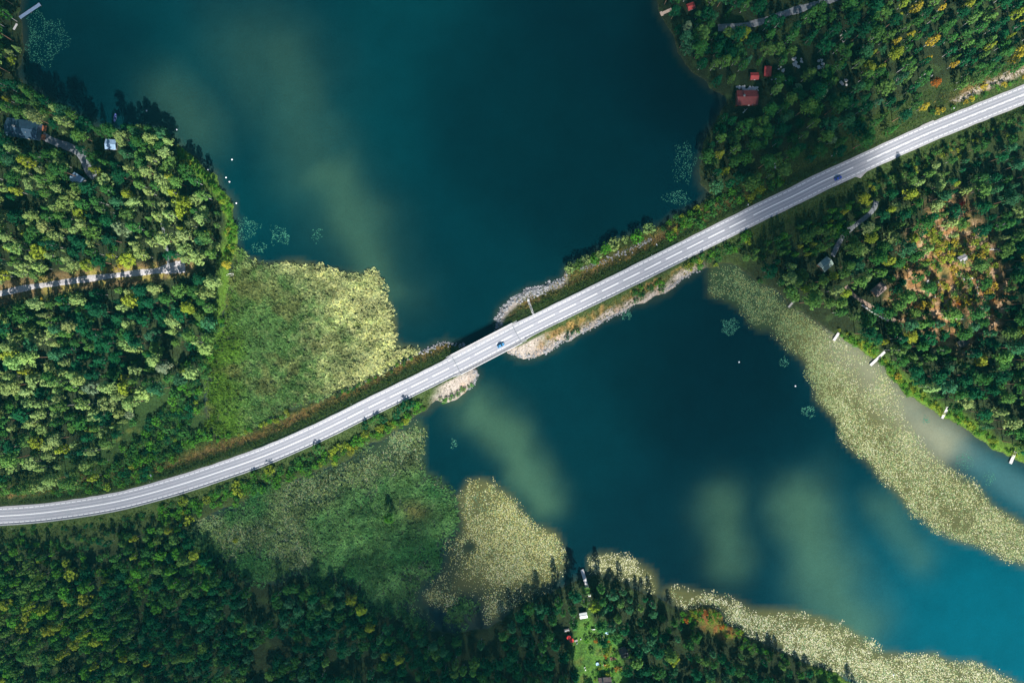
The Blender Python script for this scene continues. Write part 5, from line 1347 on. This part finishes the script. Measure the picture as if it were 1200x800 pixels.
# fallen pale trunks
def log(p0, p1, r, mat, label):
    a = P(*p0, 3); b_ = P(*p1, 3); za, zb = gz(*a[:2]), gz(*b_[:2])
    A = Vector((a[0], a[1], za+0.3)); B = Vector((b_[0], b_[1], zb+0.4)); mb = MB(); k = 5
    for i in range(k):
        q0 = A.lerp(B, i/k); q1 = A.lerp(B, (i+1)/k); mb.tube(q0, q1, r*(1-0.12*i), r*(1-0.12*(i+1)), 7, cap=(i in (0, k-1)))
    for i in (2, 3, 4):
        q = A.lerp(B, i/k); mb.tube(q, q+Vector((0.8*(-1)**i, 0.9, 0.7)), r*0.4, r*0.15, 5)
    tag(mb.build("fallen_trunk", mat), label, "fallen trunk", "fallen tree trunks")
BW = plain("bleached_wood", (0.52, 0.50, 0.46), 0.9, var=0.2)
for p0, p1, lab in (((863, 36), (867, 30), "pale fallen trunk beside the damp north track"), ((984, 54), (991, 47), "long pale fallen trunk in the north shore wood"), ((985, 42), (990, 37), "short pale fallen trunk next to the long one"), ((828, 12), (834, 16), "pale fallen trunk on the clearing near the dull red shed"), ((872, 131), (876, 127), "pale fallen trunk just below the large red house"),
                    ((1153, 292), (1170, 293), "brown fallen trunk at the side of the heath clearing"), ((1109, 372), (1130, 374), "long fallen trunk across the lower heath clearing"), ((1085, 93), (1091, 90), "pale fallen trunk behind the rusty orange tree"), ((1092, 392), (1096, 402), "reddish bare trunk lying in the sunny gap of the east wood")):
    log(p0, p1, 0.32, BW, lab)

# ------------------------------------------------------------------ garden furniture
def gp(px, py, z=2.0):
    x, y, _ = P(px, py, z); return (x, y, gz(x, y))
RED = plain("red_cloth", (0.75, 0.05, 0.05), 0.8, var=0.1)
for px, py, lab in ((666.5, 745.5, "red parasol nearer the grey tarp in the garden"), (669.5, 748.5, "red parasol nearer the garden table")):
    t = thing("parasol", lab, "parasol", gp(px, py), 0.3, "red garden parasols")
    MB().lathe([(1.35, 2.1), (0.75, 2.38), (0.04, 2.62)], 8).build("canopy", RED, t)
    MB().tube((0, 0, 0), (0, 0, 2.7), 0.04).build("pole", MAT_WHITE, t); MB().box((0, 0, 0.06), (0.6, 0.6, 0.12)).build("base", MAT_CONC, t)
t = thing("garden_table", "dark garden table beside the red parasols", "table", gp(675, 750), 0.35, None)
MB().box((0, 0, 0.74), (1.9, 1.0, 0.06)).build("tabletop", W_GREY, t)
for sx in (-0.8, 0.8):
    for sy in (-0.4, 0.4): MB().box((sx, sy, 0.36), (0.08, 0.08, 0.72)).build("leg", W_GREY, t)
def bench(px, py, rz, L, mat, label, group=None, name="garden_bench", cat="bench"):
    t = thing(name, label, cat, gp(px, py), rz, group)
    MB().box((0, 0, 0.44), (L, 0.5, 0.07)).build("seat", mat, t); MB().box((0, 0.26, 0.75), (L, 0.06, 0.5)).build("backrest", mat, t)
    for sx in (-L*0.42, L*0.42):
        for sy in (-0.18, 0.2): MB().box((sx, sy, 0.2), (0.07, 0.07, 0.41)).build("leg", mat, t)
bench(695, 737, D(2), 2.4, MAT_WHITE, "long white bench at the head of the garden lawn")
for px, py, rz, lab in ((680.5, 748.5, 2.2, "white garden chair at the table end toward the lawn"), (676, 753, 3.0, "white garden chair at the front of the garden table"), (685, 781, 0.6, "white garden chair standing alone lower on the lawn"), (686, 784, 1.6, "white garden chair just below the lone one")):
    bench(px, py, rz, 0.7, MAT_WHITE, lab, "white garden chairs", "garden_chair", "chair")
t = thing("grey_tarp_stack", "firewood stack under a grey tarp beside the red parasols", "woodpile", gp(664, 738), 0.2)
MB().box((0, 0, 0.5), (2.6, 1.4, 1.0)).build("firewood", W_BROWN, t)
MB().add([(-1.5, -0.9, 0.75), (1.5, -0.85, 0.7), (1.5, 0.9, 0.75), (-1.5, 0.85, 0.7), (-1.4, 0, 1.2), (1.4, 0, 1.15), (-1.5, -0.9, 0.7), (1.5, -0.85, 0.65), (1.5, 0.9, 0.7), (-1.5, 0.85, 0.65)], [(0, 1, 5, 4), (2, 3, 4, 5), (1, 2, 5), (3, 0, 4), (0, 6, 7, 1), (2, 8, 9, 3)]).build("tarp", plain("tarp_grey", (0.36, 0.38, 0.38), 0.6), t)
t = thing("cold_frame", "pale blue glazed cold frame beside the garden path", "cold frame", gp(711, 741), D(-20))
MB().box((0, 0, 0.25), (2.2, 1.4, 0.5)).build("frame", MAT_WHITE, t); MB().box((0, 0, 0.53), (2.0, 1.2, 0.05)).build("lid", plain("pale_glass", (0.35, 0.58, 0.72), 0.3, var=0.1), t)
t = thing("water_tub", "round pale blue tub on the lower lawn", "tub", gp(700, 777))
MB().lathe([(0.95, 0.0), (1.0, 0.6), (0.95, 0.64)], 20).build("tub", plain("tub_blue", (0.25, 0.45, 0.7), 0.5), t); MB().lathe([(0.88, 0.642), (0.88, 0.665)], 20).build("water_surface", plain("tub_water", (0.4, 0.6, 0.75), 0.2), t)
t = thing("wheelbarrow", "orange wheelbarrow beside the round tub", "wheelbarrow", gp(709, 779), D(-25))
MB().add([(-0.5, -0.35, 0.35), (0.5, -0.25, 0.3), (0.5, 0.25, 0.3), (-0.5, 0.35, 0.35), (-0.8, -0.6, 0.8), (0.85, -0.5, 0.7), (0.85, 0.5, 0.7), (-0.8, 0.6, 0.8)], [(3, 2, 1, 0), (0, 1, 5, 4), (1, 2, 6, 5), (2, 3, 7, 6), (3, 0, 4, 7)]).build("tray", plain("orange_paint", (0.7, 0.28, 0.02), 0.5), t)
MB().tube((0.95, -0.07, 0.25), (0.95, 0.07, 0.25), 0.25, n=14).build("wheel", MAT_DARKSTEEL, t)
for sg in (-1, 1): MB().tube((0.95, sg*0.12, 0.25), (-1.5, sg*0.4, 0.75), 0.04).build("handle", MAT_STEEL, t)
for px, py, rz, L, lab in ((718.5, 771, 0.2, 3.6, "brown dug vegetable bed near the dark shed"), (714, 748, -0.8, 2.6, "yellow flowering bed beside the cold frame"), (727, 783, 0.4, 3.0, "brown vegetable bed closest to the dark cottage")):
    t = thing("raised_bed", lab, "garden bed", gp(px, py), rz)
    MB().box((0, 0, 0.12), (L, 1.9, 0.3)).build("timber_edge", W_BROWN, t)
    MB().box((0, 0, 0.22), (L-0.25, 1.65, 0.2)).build("bed_filling", plain("bed_soil", (0.16, 0.09, 0.055) if 'yellow' not in lab else (0.5, 0.36, 0.05), 0.95, var=0.4, scale=4), t)
